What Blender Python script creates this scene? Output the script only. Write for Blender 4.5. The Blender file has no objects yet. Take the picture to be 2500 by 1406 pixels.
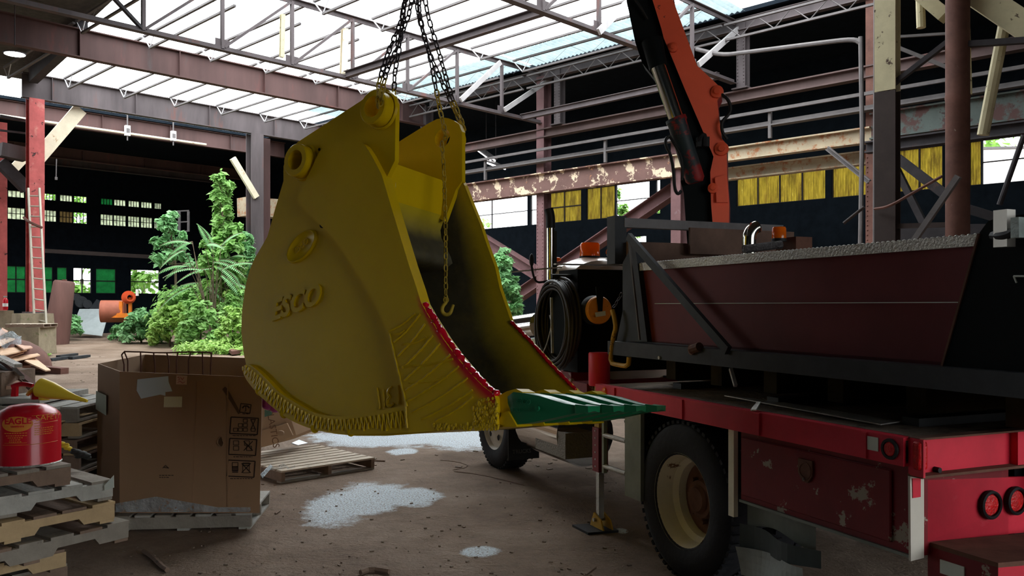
import bpy, math, random
from mathutils import Vector, Matrix
S = bpy.context.scene
col = S.collection
R_ = random.Random(7)
V3 = Vector
# ---------------------------------------------------------------- camera
FPX, CX, HY, EYE = 2073.0, 1250.0, 745.0, 1.75
cam = bpy.data.cameras.new('camera'); cam_o = bpy.data.objects.new('camera', cam); col.objects.link(cam_o)
cam.sensor_width = 36; cam.lens = FPX / 2500 * 36; cam.shift_y = (HY - 703) / 2500
cam.clip_start = .05; cam.clip_end = 500
cam_o.location = (0, 0, EYE); cam_o.rotation_euler = (math.pi / 2, 0, 0)
S.camera = cam_o
# ---------------------------------------------------------------- sky, light, exposure
w = bpy.data.worlds.new('sky'); S.world = w; w.use_nodes = True
wn = w.node_tree.nodes; wl = w.node_tree.links
bg = wn['Background']
tc = wn.new('ShaderNodeTexCoord'); sx = wn.new('ShaderNodeSeparateXYZ'); cr = wn.new('ShaderNodeValToRGB')
wl.new(tc.outputs['Generated'], sx.inputs[0]); wl.new(sx.outputs['Z'], cr.inputs[0])
cr.color_ramp.elements[0].position = -.02; cr.color_ramp.elements[0].color = (.35, .36, .36, 1)
cr.color_ramp.elements[1].position = .25; cr.color_ramp.elements[1].color = (.92, .97, 1.0, 1)
wl.new(cr.outputs[0], bg.inputs[0]); bg.inputs[1].default_value = 6.0
# soft overcast sun coming through the open roof from behind the truck
sd = bpy.data.lights.new('overcast_sun', 'SUN'); sd.energy = 1.5; sd.angle = .6; sd.color = (1, .97, .92)
so = bpy.data.objects.new('overcast_sun', sd); col.objects.link(so)
so.rotation_euler = V3((-.25, -.35, 1)).to_track_quat('Z', 'Y').to_euler()
S.view_settings.view_transform = 'Standard'; S.view_settings.look = 'None'
S.view_settings.exposure = 0.4; S.view_settings.gamma = 1.0; S.view_settings.use_curve_mapping = False
try:
    S.cycles.max_bounces = 6; S.cycles.diffuse_bounces = 4; S.cycles.glossy_bounces = 3
    S.cycles.transmission_bounces = 4; S.cycles.transparent_max_bounces = 8
    S.cycles.use_denoising = True; S.cycles.sample_clamp_indirect = 6
except Exception: pass

# ---------------------------------------------------------------- materials
MATS = {}
def mat(name, base, rough=.6, metal=0., var=.12, scale=3., spot=None, bump=0., bscale=30., spec=.28, streak=False, trans=None, alpha=None, coat=0, attr=None, emis=0):
    """base colour varied by noise; spot=(colour, threshold, scale[, softness]) for rust or bare patches"""
    if name in MATS: return MATS[name]
    m = bpy.data.materials.new(name); m.use_nodes = True
    n = m.node_tree.nodes; l = m.node_tree.links
    b = n['Principled BSDF']
    b.inputs['Roughness'].default_value = rough; b.inputs['Metallic'].default_value = metal
    b.inputs['Specular IOR Level'].default_value = spec
    b.inputs['Coat Weight'].default_value = coat
    t = n.new('ShaderNodeTexCoord'); mp = n.new('ShaderNodeMapping'); l.new(t.outputs['Object'], mp.inputs[0])
    if streak: mp.inputs['Scale'].default_value = (1, 1, .18)
    no = n.new('ShaderNodeTexNoise'); no.inputs['Scale'].default_value = scale; no.inputs['Detail'].default_value = 6; no.inputs['Roughness'].default_value = .65
    l.new(mp.outputs[0], no.inputs['Vector'])
    r = n.new('ShaderNodeValToRGB'); l.new(no.outputs['Fac'], r.inputs[0])
    r.color_ramp.elements[0].position = .3; r.color_ramp.elements[1].position = .7
    r.color_ramp.elements[0].color = tuple(max(0, c * (1 - var)) for c in base) + (1,)
    r.color_ramp.elements[1].color = tuple(min(1, c * (1 + var)) for c in base) + (1,)
    out = r.outputs[0]
    spots = [] if not spot else (spot if isinstance(spot, list) else [spot])
    for i, sp in enumerate(spots):
        n2 = n.new('ShaderNodeTexNoise'); n2.inputs['Scale'].default_value = sp[2]; n2.inputs['Detail'].default_value = 8; n2.inputs['Roughness'].default_value = .7
        m2 = n.new('ShaderNodeMapping'); m2.inputs['Location'].default_value = (3.1 + 7 * i, 1.7, 9.2); l.new(mp.outputs[0], m2.inputs[0]); l.new(m2.outputs[0], n2.inputs['Vector'])
        r2 = n.new('ShaderNodeValToRGB'); l.new(n2.outputs['Fac'], r2.inputs[0])
        sf = sp[3] if len(sp) > 3 else .03
        r2.color_ramp.elements[0].position = sp[1]; r2.color_ramp.elements[1].position = min(1, sp[1] + sf)
        mx = n.new('ShaderNodeMix'); mx.data_type = 'RGBA'; l.new(r2.outputs[0], mx.inputs[0]); l.new(out, mx.inputs[6]); mx.inputs[7].default_value = tuple(sp[0]) + (1,)
        out = mx.outputs[2]
    if attr:                       # sprayed paint that fades: attribute 'fade' 0 keeps base, 1 gives attr colour
        a = n.new('ShaderNodeAttribute'); a.attribute_name = 'fade'
        n3 = n.new('ShaderNodeTexNoise'); n3.inputs['Scale'].default_value = 14; n3.inputs['Detail'].default_value = 5; l.new(t.outputs['Object'], n3.inputs['Vector'])
        ad = n.new('ShaderNodeMath'); ad.operation = 'MULTIPLY_ADD'; l.new(n3.outputs['Fac'], ad.inputs[0]); ad.inputs[1].default_value = .22; l.new(a.outputs['Fac'], ad.inputs[2])
        sb = n.new('ShaderNodeMath'); sb.operation = 'SUBTRACT'; sb.use_clamp = True; l.new(ad.outputs[0], sb.inputs[0]); sb.inputs[1].default_value = .11
        mx = n.new('ShaderNodeMix'); mx.data_type = 'RGBA'; l.new(sb.outputs[0], mx.inputs[0]); l.new(out, mx.inputs[6]); mx.inputs[7].default_value = tuple(attr) + (1,)
        out = mx.outputs[2]
    l.new(out, b.inputs['Base Color'])
    if bump:
        n4 = n.new('ShaderNodeTexNoise'); n4.inputs['Scale'].default_value = bscale; n4.inputs['Detail'].default_value = 6
        l.new(t.outputs['Object'], n4.inputs['Vector'])
        bp = n.new('ShaderNodeBump'); bp.inputs['Strength'].default_value = bump; bp.inputs['Distance'].default_value = .02
        l.new(n4.outputs['Fac'], bp.inputs['Height']); l.new(bp.outputs[0], b.inputs['Normal'])
    if trans:
        tr = n.new('ShaderNodeBsdfTranslucent'); ms = n.new('ShaderNodeMixShader'); ms.inputs[0].default_value = trans
        mc = n.new('ShaderNodeMix'); mc.data_type = 'RGBA'; mc.inputs[0].default_value = .0; l.new(out, mc.inputs[6]); l.new(mc.outputs[2], tr.inputs[0])
        l.new(b.outputs[0], ms.inputs[1]); l.new(tr.outputs[0], ms.inputs[2]); l.new(ms.outputs[0], n['Material Output'].inputs[0])
    if alpha is not None: b.inputs['Alpha'].default_value = alpha
    if emis:
        l.new(out, b.inputs['Emission Color']); b.inputs['Emission Strength'].default_value = emis
    MATS[name] = m
    return m

# ---------------------------------------------------------------- pixels to points
def P(px, py, Y): return V3(((px - CX) / FPX * Y, Y, EYE - (py - HY) / FPX * Y))
def G(px, py, z=0.): return P(px, py, (EYE - z) * FPX / (py - HY))
def onplane(px, py, n, k):
    d = V3(((px - CX) / FPX, 1, -(py - HY) / FPX)); c = V3((0, 0, EYE))
    return c + d * ((k - n.dot(c)) / n.dot(d))
DA = V3((-.719, .695, 0)).normalized(); DB = V3((.695, .719, 0)).normalized()     # the hall's two axes
ZZ = V3((0, 0, 1))
def BU(u, v, z): return DA * u + DB * v + ZZ * z
def onU(px, py, u): return onplane(px, py, DA, u)
def onV(px, py, v): return onplane(px, py, DB, v)
# ---------------------------------------------------------------- mesh builder
class MB:
    def __init__(s): s.v = []; s.f = []; s.fade = None; s.mi = []
    def add(s, vs, fs, m=0):
        o = len(s.v); s.v += [V3(x) for x in vs]; s.f += [tuple(i + o for i in f) for f in fs]; s.mi += [m] * len(fs); return s
    def box(s, c, size, ax=None, m=0):
        ax = ax or (V3((1, 0, 0)), V3((0, 1, 0)), ZZ); c = V3(c)
        vs = [c + ax[0] * (i * size[0] / 2) + ax[1] * (j * size[1] / 2) + ax[2] * (k * size[2] / 2) for i in (-1, 1) for j in (-1, 1) for k in (-1, 1)]
        return s.add(vs, [(0, 1, 3, 2), (4, 6, 7, 5), (0, 4, 5, 1), (2, 3, 7, 6), (0, 2, 6, 4), (1, 5, 7, 3)], m)
    def bar(s, p, q, w, h, up=ZZ, m=0):
        p = V3(p); q = V3(q); d = (q - p); L = d.length; d.normalize()
        x = d.cross(up)
        if x.length < 1e-4: x = d.cross(V3((1, 0, 0)))
        x.normalize(); y = x.cross(d).normalized()
        return s.box((p + q) / 2, (L, w, h), (d, x, y), m)
    def sect(s, p, q, poly, up=ZZ, m=0):
        """sweep a 2d section (x sideways, y up) from p to q"""
        p = V3(p); q = V3(q); d = (q - p).normalized(); x = d.cross(up)
        if x.length < 1e-4: x = d.cross(V3((1, 0, 0)))
        x.normalize(); y = x.cross(d).normalized(); n = len(poly)
        vs = [a + x * c[0] + y * c[1] for a in (p, q) for c in poly]
        fs = [(i, (i + 1) % n, n + (i + 1) % n, n + i) for i in range(n)] + [tuple(range(n))[::-1], tuple(range(n, 2 * n))]
        return s.add(vs, fs, m)
    def ibeam(s, p, q, h, w, tf=.02, tw=.015, up=ZZ, m=0):
        H = h / 2; W = w / 2; T = tw / 2
        return s.sect(p, q, [(-W, -H), (W, -H), (W, -H + tf), (T, -H + tf), (T, H - tf), (W, H - tf), (W, H), (-W, H), (-W, H - tf), (-T, H - tf), (-T, -H + tf), (-W, -H + tf)], up, m)
    def tube(s, path, r, n=8, m=0, cap=True, up=None):
        path = [V3(a) for a in path]; k = len(path); rs = r if isinstance(r, (list, tuple)) else [r] * k
        o = len(s.v); nx = None; vs = []
        for i, a in enumerate(path):
            d = (path[min(i + 1, k - 1)] - path[max(i - 1, 0)])
            if d.length < 1e-9: d = V3((0, 0, 1))
            d.normalize()
            if nx is None: nx = d.cross(ZZ if abs(d.z) < .9 else V3((1, 0, 0))).normalized()
            else: nx = (nx - d * nx.dot(d)).normalized()
            ny = d.cross(nx)
            vs += [a + (nx * math.cos(t) + ny * math.sin(t)) * rs[i] for t in [2 * math.pi * j / n for j in range(n)]]
        fs = [(i * n + j, i * n + (j + 1) % n, (i + 1) * n + (j + 1) % n, (i + 1) * n + j) for i in range(k - 1) for j in range(n)]
        if cap: fs += [tuple(range(n))[::-1], tuple(range((k - 1) * n, k * n))]
        return s.add(vs, fs, m)
    def prism(s, pts, ext, m=0):
        n = len(pts); pts = [V3(a) for a in pts]; ext = V3(ext)
        return s.add(pts + [a + ext for a in pts], [tuple(range(n))[::-1], tuple(range(n, 2 * n))] + [(i, (i + 1) % n, n + (i + 1) % n, n + i) for i in range(n)], m)
    def lathe(s, prof, o, ax=ZZ, n=24, m=0, ref=None, closed=False):
        """prof = [(radius, along axis)]"""
        o = V3(o); ax = V3(ax).normalized(); x = ax.cross(ref or (ZZ if abs(ax.z) < .9 else V3((1, 0, 0)))).normalized(); y = ax.cross(x); k = len(prof)
        vs = [o + ax * h + (x * math.cos(2 * math.pi * j / n) + y * math.sin(2 * math.pi * j / n)) * r for r, h in prof for j in range(n)]
        fs = [(i * n + j, i * n + (j + 1) % n, ((i + 1) % k) * n + (j + 1) % n, ((i + 1) % k) * n + j) for i in range(k if closed else k - 1) for j in range(n)]
        return s.add(vs, fs, m)
    def ball(s, c, r, n=8, k=5, sc=(1, 1, 1), m=0):
        c = V3(c); vs = []
        for i in range(1, k):
            a = math.pi * i / k
            vs += [c + V3((r * math.sin(a) * math.cos(2 * math.pi * j / n) * sc[0], r * math.sin(a) * math.sin(2 * math.pi * j / n) * sc[1], r * math.cos(a) * sc[2])) for j in range(n)]
        t = len(vs); vs += [c + V3((0, 0, r * sc[2])), c - V3((0, 0, r * sc[2]))]
        fs = [(i * n + j, (i + 1) * n + j, (i + 1) * n + (j + 1) % n, i * n + (j + 1) % n) for i in range(k - 2) for j in range(n)]
        fs += [(t, j, (j + 1) % n) for j in range(n)] + [(t + 1, (k - 2) * n + (j + 1) % n, (k - 2) * n + j) for j in range(n)]
        return s.add(vs, fs, m)
    def grid(s, fn, n, k, m=0):
        vs = [fn(i / n, j / k) for i in range(n + 1) for j in range(k + 1)]
        return s.add(vs, [(i * (k + 1) + j, (i + 1) * (k + 1) + j, (i + 1) * (k + 1) + j + 1, i * (k + 1) + j + 1) for i in range(n) for j in range(k)], m)
    def build(s, name, mats, parent=None, smooth=False, loc=None, local=False):
        me = bpy.data.meshes.new(name)
        if parent is not None: org = V3((0, 0, 0)) if local else world_loc(parent)
        elif loc is not None: org = V3(loc)
        else:
            xs = [a.x for a in s.v]; ys = [a.y for a in s.v]; zs = [a.z for a in s.v]
            org = V3(((min(xs) + max(xs)) / 2, (min(ys) + max(ys)) / 2, min(zs)))
        me.from_pydata([tuple(a - org) for a in s.v], [], s.f)
        ms = mats if isinstance(mats, (list, tuple)) else [mats]
        for q in ms: me.materials.append(q)
        if len(ms) > 1: me.polygons.foreach_set('material_index', s.mi)
        if smooth: me.polygons.foreach_set('use_smooth', [True] * len(me.polygons))
        if s.fade is not None:
            at = me.attributes.new('fade', 'FLOAT', 'POINT'); at.data.foreach_set('value', s.fade)
        me.update()
        if smooth and smooth != 'all':
            try: me.set_sharp_from_angle(angle=math.radians(35))
            except Exception: pass
        o = bpy.data.objects.new(name, me); col.objects.link(o)
        if parent is None: o.location = org
        else: o.parent = parent
        return o
def world_loc(o):
    p = V3(o.location)
    while o.parent is not None: o = o.parent; p += V3(o.location)
    return p
def tag(o, label=None, cat=None, group=None, kind=None):
    if label: o['label'] = label
    if cat: o['category'] = cat
    if group: o['group'] = group
    if kind: o['kind'] = kind
    return o
def thing(name, loc, label, cat, group=None):
    o = bpy.data.objects.new(name, None); col.objects.link(o); o.location = loc; o.empty_display_size = .1
    return tag(o, label, cat, group)
def copy_tree(o, parent=None):
    c = o.copy(); col.objects.link(c)
    if parent is not None: c.parent = parent
    for ch in list(o.children): copy_tree(ch, c)
    return c
def struct(name, mb, m, label=None): return tag(mb.build(name, m), label, None, None, 'structure')
def text_mb(txt, size, depth, org, ax, up, mb=None, align='CENTER', m=0, shear=0, bold=0):
    """solid lettering built from Blender's own font"""
    cu = bpy.data.curves.new('t', 'FONT'); cu.body = txt; cu.size = size; cu.extrude = depth / 2; cu.align_x = align; cu.align_y = 'CENTER'; cu.shear = shear; cu.offset = bold; cu.resolution_u = 3
    o = bpy.data.objects.new('t', cu); me = bpy.data.meshes.new_from_object(o)
    mb = mb or MB(); ax = V3(ax).normalized(); up = V3(up).normalized(); nn = ax.cross(up)
    mb.add([V3(org) + ax * v.co.x + up * v.co.y + nn * v.co.z for v in me.vertices], [tuple(p.vertices) for p in me.polygons], m)
    bpy.data.objects.remove(o); bpy.data.curves.remove(cu); bpy.data.meshes.remove(me)
    return mb
def arc_s(pts):
    L = [0]
    for a, b in zip(pts, pts[1:]): L.append(L[-1] + (b - a).length)
    return L
def samp(pts, t):
    L = arc_s(pts); x = max(0, min(1, t)) * L[-1]
    for i in range(len(pts) - 1):
        if x <= L[i + 1] or i == len(pts) - 2:
            k = (x - L[i]) / max(1e-9, L[i + 1] - L[i]); return pts[i].lerp(pts[i + 1], max(0, min(1, k)))
def smooth_path(pts, it=2):
    for _ in range(it):
        q = [pts[0]]
        for a, b in zip(pts, pts[1:]): q += [a.lerp(b, .25), a.lerp(b, .75)]
        pts = q + [pts[-1]]
    return pts
# ================================================================ THE HALL
m_steel = mat('weathered_steel', (.078, .064, .066), .75, var=.3, scale=1.5, spot=[((.13, .055, .045), .57, 1.2, .12), ((.2, .19, .19), .69, 6, .05)], streak=True)
m_mint = mat('peeling_mint_paint', (.09, .11, .1), .75, var=.25, scale=1, spec=.3, spot=[((.09, .045, .04), .5, 1.6, .06), ((.05, .03, .03), .6, 4, .05)])
m_steel_d = mat('dark_steel', (.032, .028, .031), .75, var=.3, spot=((.1, .045, .035), .6, 2, .1))
m_purl = mat('joist_steel', (.11, .1, .1), .7, var=.2)
m_hang = mat('bright_hanger_steel', (.6, .6, .62), .5, var=.1)
m_brnbm = mat('pinkish_brown_beam', (.10, .066, .062), .75, var=.25, scale=1, spot=[((.2, .09, .08), .6, 1.2, .1)], streak=True)
m_redcol = mat('red_primer_steel', (.42, .09, .085), .7, var=.2, spot=[((.55, .24, .2), .56, 1.5, .15), ((.05, .02, .02), .61, 3.2, .02)])
m_redbm = mat('maroon_beam', (.072, .038, .035), .75, var=.3, scale=1, spec=.3, spot=[((.13, .045, .04), .6, 1.2, .1), ((.055, .048, .048), .56, .8, .1)], streak=True)
m_rustbm = mat('rust_cream_beam', (.13, .072, .062), .75, var=.25, scale=1, spot=[((.62, .5, .36), .535, 2.2, .03), ((.42, .19, .09), .62, 2.2, .06)])
m_creambm = mat('cream_beam_rusty', (.36, .3, .21), .75, var=.2, scale=1, spot=[((.3, .12, .05), .52, 4, .1), ((.1, .05, .05), .64, 1.5, .04)])
m_cream = mat('cream_paint_chipped', (.52, .47, .3), .7, var=.12, spot=((.07, .04, .03), .62, 5, .03))
m_wood_cream = mat('pale_painted_timber', (.6, .53, .4), .7, var=.12, spot=((.35, .2, .1), .62, 3, .06))
m_darkwall = mat('hazy_dark_sheeting', (.007, .011, .016), .9, var=.3, spec=.08)  # navy tint puts the bluish haze of the dark bays into the colour
m_deck = mat('old_roof_boards', (.06, .056, .05), .9, var=.35, scale=5, bump=.3)
m_conc = mat('mossy_concrete', (.27, .22, .15), .9, var=.25, spot=((.16, .17, .08), .58, 4, .1), bump=.4)
m_brown = mat('rusty_brown_pipe', (.12, .055, .042), .8, var=.3, spot=((.3, .25, .2), .66, 6, .04))
m_black = mat('black_paint', (.012, .013, .015), .5, var=.3)

# ---- ground: dirt with sprayed silver patches
def ground_mat():
    m = bpy.data.materials.new('dirt_floor'); m.use_nodes = True; n = m.node_tree.nodes; l = m.node_tree.links; b = n['Principled BSDF']
    b.inputs['Roughness'].default_value = .92; b.inputs['Specular IOR Level'].default_value = .25
    t = n.new('ShaderNodeTexCoord'); ob = t.outputs['Object']
    def noise(s, d=7, off=0, ro=.65):
        q = n.new('ShaderNodeTexNoise'); q.inputs['Scale'].default_value = s; q.inputs['Detail'].default_value = d; q.inputs['Roughness'].default_value = ro
        mp = n.new('ShaderNodeMapping'); mp.inputs['Location'].default_value = (off, off * .7, 0); l.new(ob, mp.inputs[0]); l.new(mp.outputs[0], q.inputs['Vector']); return q.outputs['Fac']
    def ramp(x, stops):
        q = n.new('ShaderNodeValToRGB'); l.new(x, q.inputs[0]); e = q.color_ramp.elements
        e[0].position, e[0].color = stops[0][0], stops[0][1] + (1,); e[1].position, e[1].color = stops[-1][0], stops[-1][1] + (1,)
        for p_, c_ in stops[1:-1]: k = e.new(p_); k.color = c_ + (1,)
        return q.outputs[0]
    def mix(f, a, c):
        q = n.new('ShaderNodeMix'); q.data_type = 'RGBA'
        if isinstance(f, float): q.inputs[0].default_value = f
        else: l.new(f, q.inputs[0])
        l.new(a, q.inputs[6])
        if isinstance(c, tuple): q.inputs[7].default_value = c + (1,)
        else: l.new(c, q.inputs[7])
        return q.outputs[2]
    def math_(op, a, c=None, cl=False):
        q = n.new('ShaderNodeMath'); q.operation = op; q.use_clamp = cl
        for i, x in enumerate((a, c)):
            if x is None: continue
            if isinstance(x, (int, float)): q.inputs[i].default_value = x
            else: l.new(x, q.inputs[i])
        return q.outputs[0]
    c = ramp(noise(.6), [(.3, (.16, .105, .072)), (.5, (.25, .178, .128)), (.7, (.36, .275, .21))])
    c = mix(math_('MULTIPLY', ramp(noise(6, 8, 5), [(.45, (0, 0, 0)), (.75, (1, 1, 1))]), .45), c, (.12, .085, .065))
    c = mix(ramp(noise(38, 4, 2), [(.66, (0, 0, 0)), (.72, (1, 1, 1))]), c, (.07, .05, .04))
    c = mix(ramp(noise(55, 3, 8), [(.7, (0, 0, 0)), (.74, (1, 1, 1))]), c, (.42, .36, .3))
    # sprayed patches: (centre x,y, half sizes, rotation)
    edge = noise(2.6, 8, 11, .75); fine = noise(60, 3, 3)
    tot = None
    for cx, cy, a_, b_, ro in PATCHES:
        mp = n.new('ShaderNodeMapping'); mp.vector_type = 'TEXTURE'; mp.inputs['Location'].default_value = (cx, cy, 0); mp.inputs['Scale'].default_value = (a_, b_, 1000); mp.inputs['Rotation'].default_value = (0, 0, ro)
        l.new(ob, mp.inputs[0]); ln = n.new('ShaderNodeVectorMath'); ln.operation = 'LENGTH'; l.new(mp.outputs[0], ln.inputs[0])
        x = math_('SUBTRACT', 1.62, math_('ADD', ln.outputs['Value'], math_('MULTIPLY', edge, 1.35)))
        x = math_('MULTIPLY', x, 4.0, True)
        tot = x if tot is None else math_('MAXIMUM', tot, x)
    tot = math_('MULTIPLY', tot, ramp(fine, [(.38, (.12, .12, .12)), (.5, (1, 1, 1))]), True)
    c = mix(tot, c, (.72, .8, .85))
    l.new(c, b.inputs['Base Color'])
    bp = n.new('ShaderNodeBump'); bp.inputs['Strength'].default_value = 1; bp.inputs['Distance'].default_value = .07
    hh = math_('ADD', noise(3, 8, 4), math_('MULTIPLY', noise(30, 5, 9), .5)); l.new(hh, bp.inputs['Height']); l.new(bp.outputs[0], b.inputs['Normal'])
    return m
def patch(x0, y0, x1, y1, ro=0.):
    c = G((x0 + x1) / 2, (y0 + y1) / 2); a = (G(x1, (y0 + y1) / 2) - G(x0, (y0 + y1) / 2)).length / 2; b_ = (G(x0, y0) - G(x0, y1)).length / 2
    return (c.x, c.y, a, b_ , ro)
PATCHES = [patch(742, 1168, 1005, 1280, -.12), patch(930, 1185, 1085, 1240, .1), patch(1118, 1330, 1225, 1364), patch(940, 1093, 1022, 1111),
           patch(720, 1040, 1180, 1092, -.1), patch(1000, 1045, 1300, 1100, -.1), patch(1500, 1288, 1535, 1304)]
fl = MB()
def gh(x, y): return max(0, min(.4, (y - 32) * .025))
N = 60
fl.grid(lambda i, j: V3((-60 + 120 * i, -14 + 110 * j, gh(-60 + 120 * i, -14 + 110 * j))), N, N)
fo = fl.build('floor', ground_mat(), loc=(0, 0, 0)); tag(fo, 'bare brown dirt ground with sprayed silver patches', None, None, 'structure')

UF, VW = 53., 29.      # far wall, window wall beyond the right aisle
def wall_with_holes(name, fixed, along, base, ext_lo, ext_hi, zlo, zhi, holes, m, th=.15):
    """holes: (a0,a1,z0,z1). built from vertical strips, with real thickness"""
    mb = MB(); cuts = sorted(set([ext_lo, ext_hi] + [h[0] for h in holes] + [h[1] for h in holes]))
    for a0, a1 in zip(cuts, cuts[1:]):
        hs = sorted([(h[2], h[3]) for h in holes if h[0] < (a0 + a1) / 2 < h[1]]); z = zlo
        for z0, z1 in hs + [(zhi, zhi)]:
            if z0 > z:
                c = fixed + along * ((a0 + a1) / 2) + ZZ * ((z + z0) / 2)
                mb.box(c, (a1 - a0, th, z0 - z), (along, along.cross(ZZ), ZZ))
            z = max(z, z1)
    return struct(name, mb, m)
# far wall (u = UF); coordinate along = v
def vof(px): return onU(px, 600, UF).dot(DB)
def zofU(px, py, u=UF): return onU(px, py, u).z
far_holes = []; low = [(15, 62), (92, 128), (138, 163), (178, 222), (233, 282), (318, 388)]
row2 = [(18, 60), (105, 137), (145, 177), (179, 212), (245, 275), (277, 307), (312, 340), (343, 371), (376, 394), (-40, -10), (-80, -50)]
for a, b in low: far_holes.append((vof(a), vof(b), 2.45, 3.95))
for a, b in row2:
    far_holes.append((vof(a), vof(b), 6.55, 7.2)); far_holes.append((vof(a) + .02, vof(b) - .02, 7.78, 8.15))
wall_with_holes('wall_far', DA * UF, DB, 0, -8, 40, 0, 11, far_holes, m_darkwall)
# right window wall (v = VW), along = u
def uof(px, v=VW): return onV(px, 600, v).dot(DA)
rw = [(1120, 1290, 'open'), (1297, 1318, 'open'), (1338, 1421, 'yellow'), (1434, 1503, 'yellow'), (1505, 1588, 'open'), (1603, 1614, 'open'), (1800, 2017, 'yellow'), (2033, 2118, 'yellow'), (2190, 2303, 'yellow'), (2368, 2397, 'yellow'), (2399, 2560, 'open')]
holes = [(uof(b), uof(a), 5.47, 6.85) for a, b, k in rw]
holes += [(uof(1580), uof(1540), 4.35, 4.6), (uof(1592), uof(1568), 3.25, 3.38)]
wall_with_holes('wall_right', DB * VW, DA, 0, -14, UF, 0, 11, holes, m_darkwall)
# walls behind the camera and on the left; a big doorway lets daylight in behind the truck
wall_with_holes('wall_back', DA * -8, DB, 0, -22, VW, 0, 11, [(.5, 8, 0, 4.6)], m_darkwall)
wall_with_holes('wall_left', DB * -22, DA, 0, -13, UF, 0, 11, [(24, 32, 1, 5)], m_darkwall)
# roofs
def slab(name, u0, u1, v0, v1, z, m, th=.12, label=None):
    return struct(name, MB().box(BU((u0 + u1) / 2, (v0 + v1) / 2, z), (u1 - u0, v1 - v0, th), (DA, DB, ZZ)), m, label)
slab('ceiling', -8, 8.2, -22, VW, 10.75, m_deck)
struct('ceiling', MB().prism([BU(8.2, -22, 10.5), BU(8.2, 8.0, 10.5), BU(36.5, 10.6, 10.5), BU(36.5, -22, 10.5)], ZZ * .12), m_deck)
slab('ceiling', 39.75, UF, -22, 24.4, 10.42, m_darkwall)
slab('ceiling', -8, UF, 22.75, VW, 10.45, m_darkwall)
struct('trim_1', MB().bar(BU(27.5, 9.55, 10.2), BU(34.5, 10.25, 10.2), .3, .5), m_steel_d)
# roof boards seen from below at the upper left
mb = MB()
for i in range(30): mb.box(BU(12.4 + i * .5, 4.2, 10.47), (.45, 8.0, .03), (DA, DB, ZZ))
struct('ceiling', mb, m_deck)

# ---- window panes (far wall): translucent fibreglass, some green, in steel frames
m_pane = mat('dusty_pane', (.6, .63, .52), .5, var=.5, scale=3, trans=.8)
m_green = mat('green_fibreglass', (.06, .26, .12), .5, var=.3, trans=.75)
m_tan = mat('tan_pane', (.25, .2, .12), .5, var=.3, trans=.75)
m_yel = mat('yellow_corrugated_fibreglass', (.17, .125, .014), .5, var=.5, scale=9, trans=.7, spot=[((.10, .06, .01), .5, 5, .18), ((.035, .02, .006), .53, 2.2, .15), ((.36, .3, .06), .62, 14, .08)], streak=True)
wi = [0]
def window(cpt, along, wd, z0, z1, m, nx, nz, frame=.035, corr=False, glass=True):
    wi[0] += 1
    root = thing('window_%d' % wi[0], V3(cpt) + ZZ * z0, None, None); root['kind'] = 'structure'
    nrm = along.cross(ZZ); mb = MB(); c = V3(cpt)
    for i in range(nx + 1): mb.box(c + along * (-wd / 2 + wd * i / nx) + ZZ * ((z0 + z1) / 2), (frame, .06, z1 - z0), (along, nrm, ZZ))
    for j in range(nz + 1): mb.box(c + ZZ * (z0 + (z1 - z0) * j / nz), (wd + frame, .05, frame), (along, nrm, ZZ))
    mb.build('window_frame', m_steel_d, root)
    if glass:
        g = MB()
        if corr:
            k = max(8, int(wd / .045)); pts = []
            for i in range(k + 1): pts.append(c + along * (-wd / 2 + wd * i / k) + nrm * (.02 if i % 2 else -.02))
            for a, b in zip(pts, pts[1:]): g.add([a + ZZ * z0, b + ZZ * z0, b + ZZ * z1, a + ZZ * z1], [(0, 1, 2, 3)])
        else: g.box(c + ZZ * ((z0 + z1) / 2), (wd, .008, z1 - z0), (along, nrm, ZZ))
        g.build('pane', m, root)
    return root
for i, (a, b) in enumerate(low):
    v0, v1 = vof(a), vof(b)
    window(DA * UF + DB * ((v0 + v1) / 2), DB, v1 - v0, 2.45, 3.95, m_green, 2 if i in (0, 3) else 1, 2, .06, glass=i in (0, 1, 2, 4))
for i, (a, b) in enumerate(row2):
    v0, v1 = vof(a), vof(b); mm = [m_pane, m_pane, m_tan, m_pane, m_pane, m_pane, m_pane, m_pane, m_pane, m_pane, m_pane][i]
    window(DA * UF + DB * ((v0 + v1) / 2), DB, v1 - v0, 6.55, 7.2, mm, 4, 2, .03, glass=(i not in (3,)))
    window(DA * UF + DB * ((v0 + v1) / 2), DB, v1 - v0 - .04, 7.78, 8.15, [m_pane, m_green][i == 4], 4, 1, .03, glass=(i not in (3, 1)))
for a, b, k in rw:
    u1, u0 = uof(a), uof(b); wd = u1 - u0
    window(DB * VW + DA * ((u0 + u1) / 2), DA, wd, 5.47, 6.85, m_yel, max(1, round(wd / (.85 if k == 'yellow' else 2.2))), 2 if k == 'open' else (2 if a < 1400 else 1), .05 if k == 'yellow' else .035, corr=True, glass=(k == 'yellow'))

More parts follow.
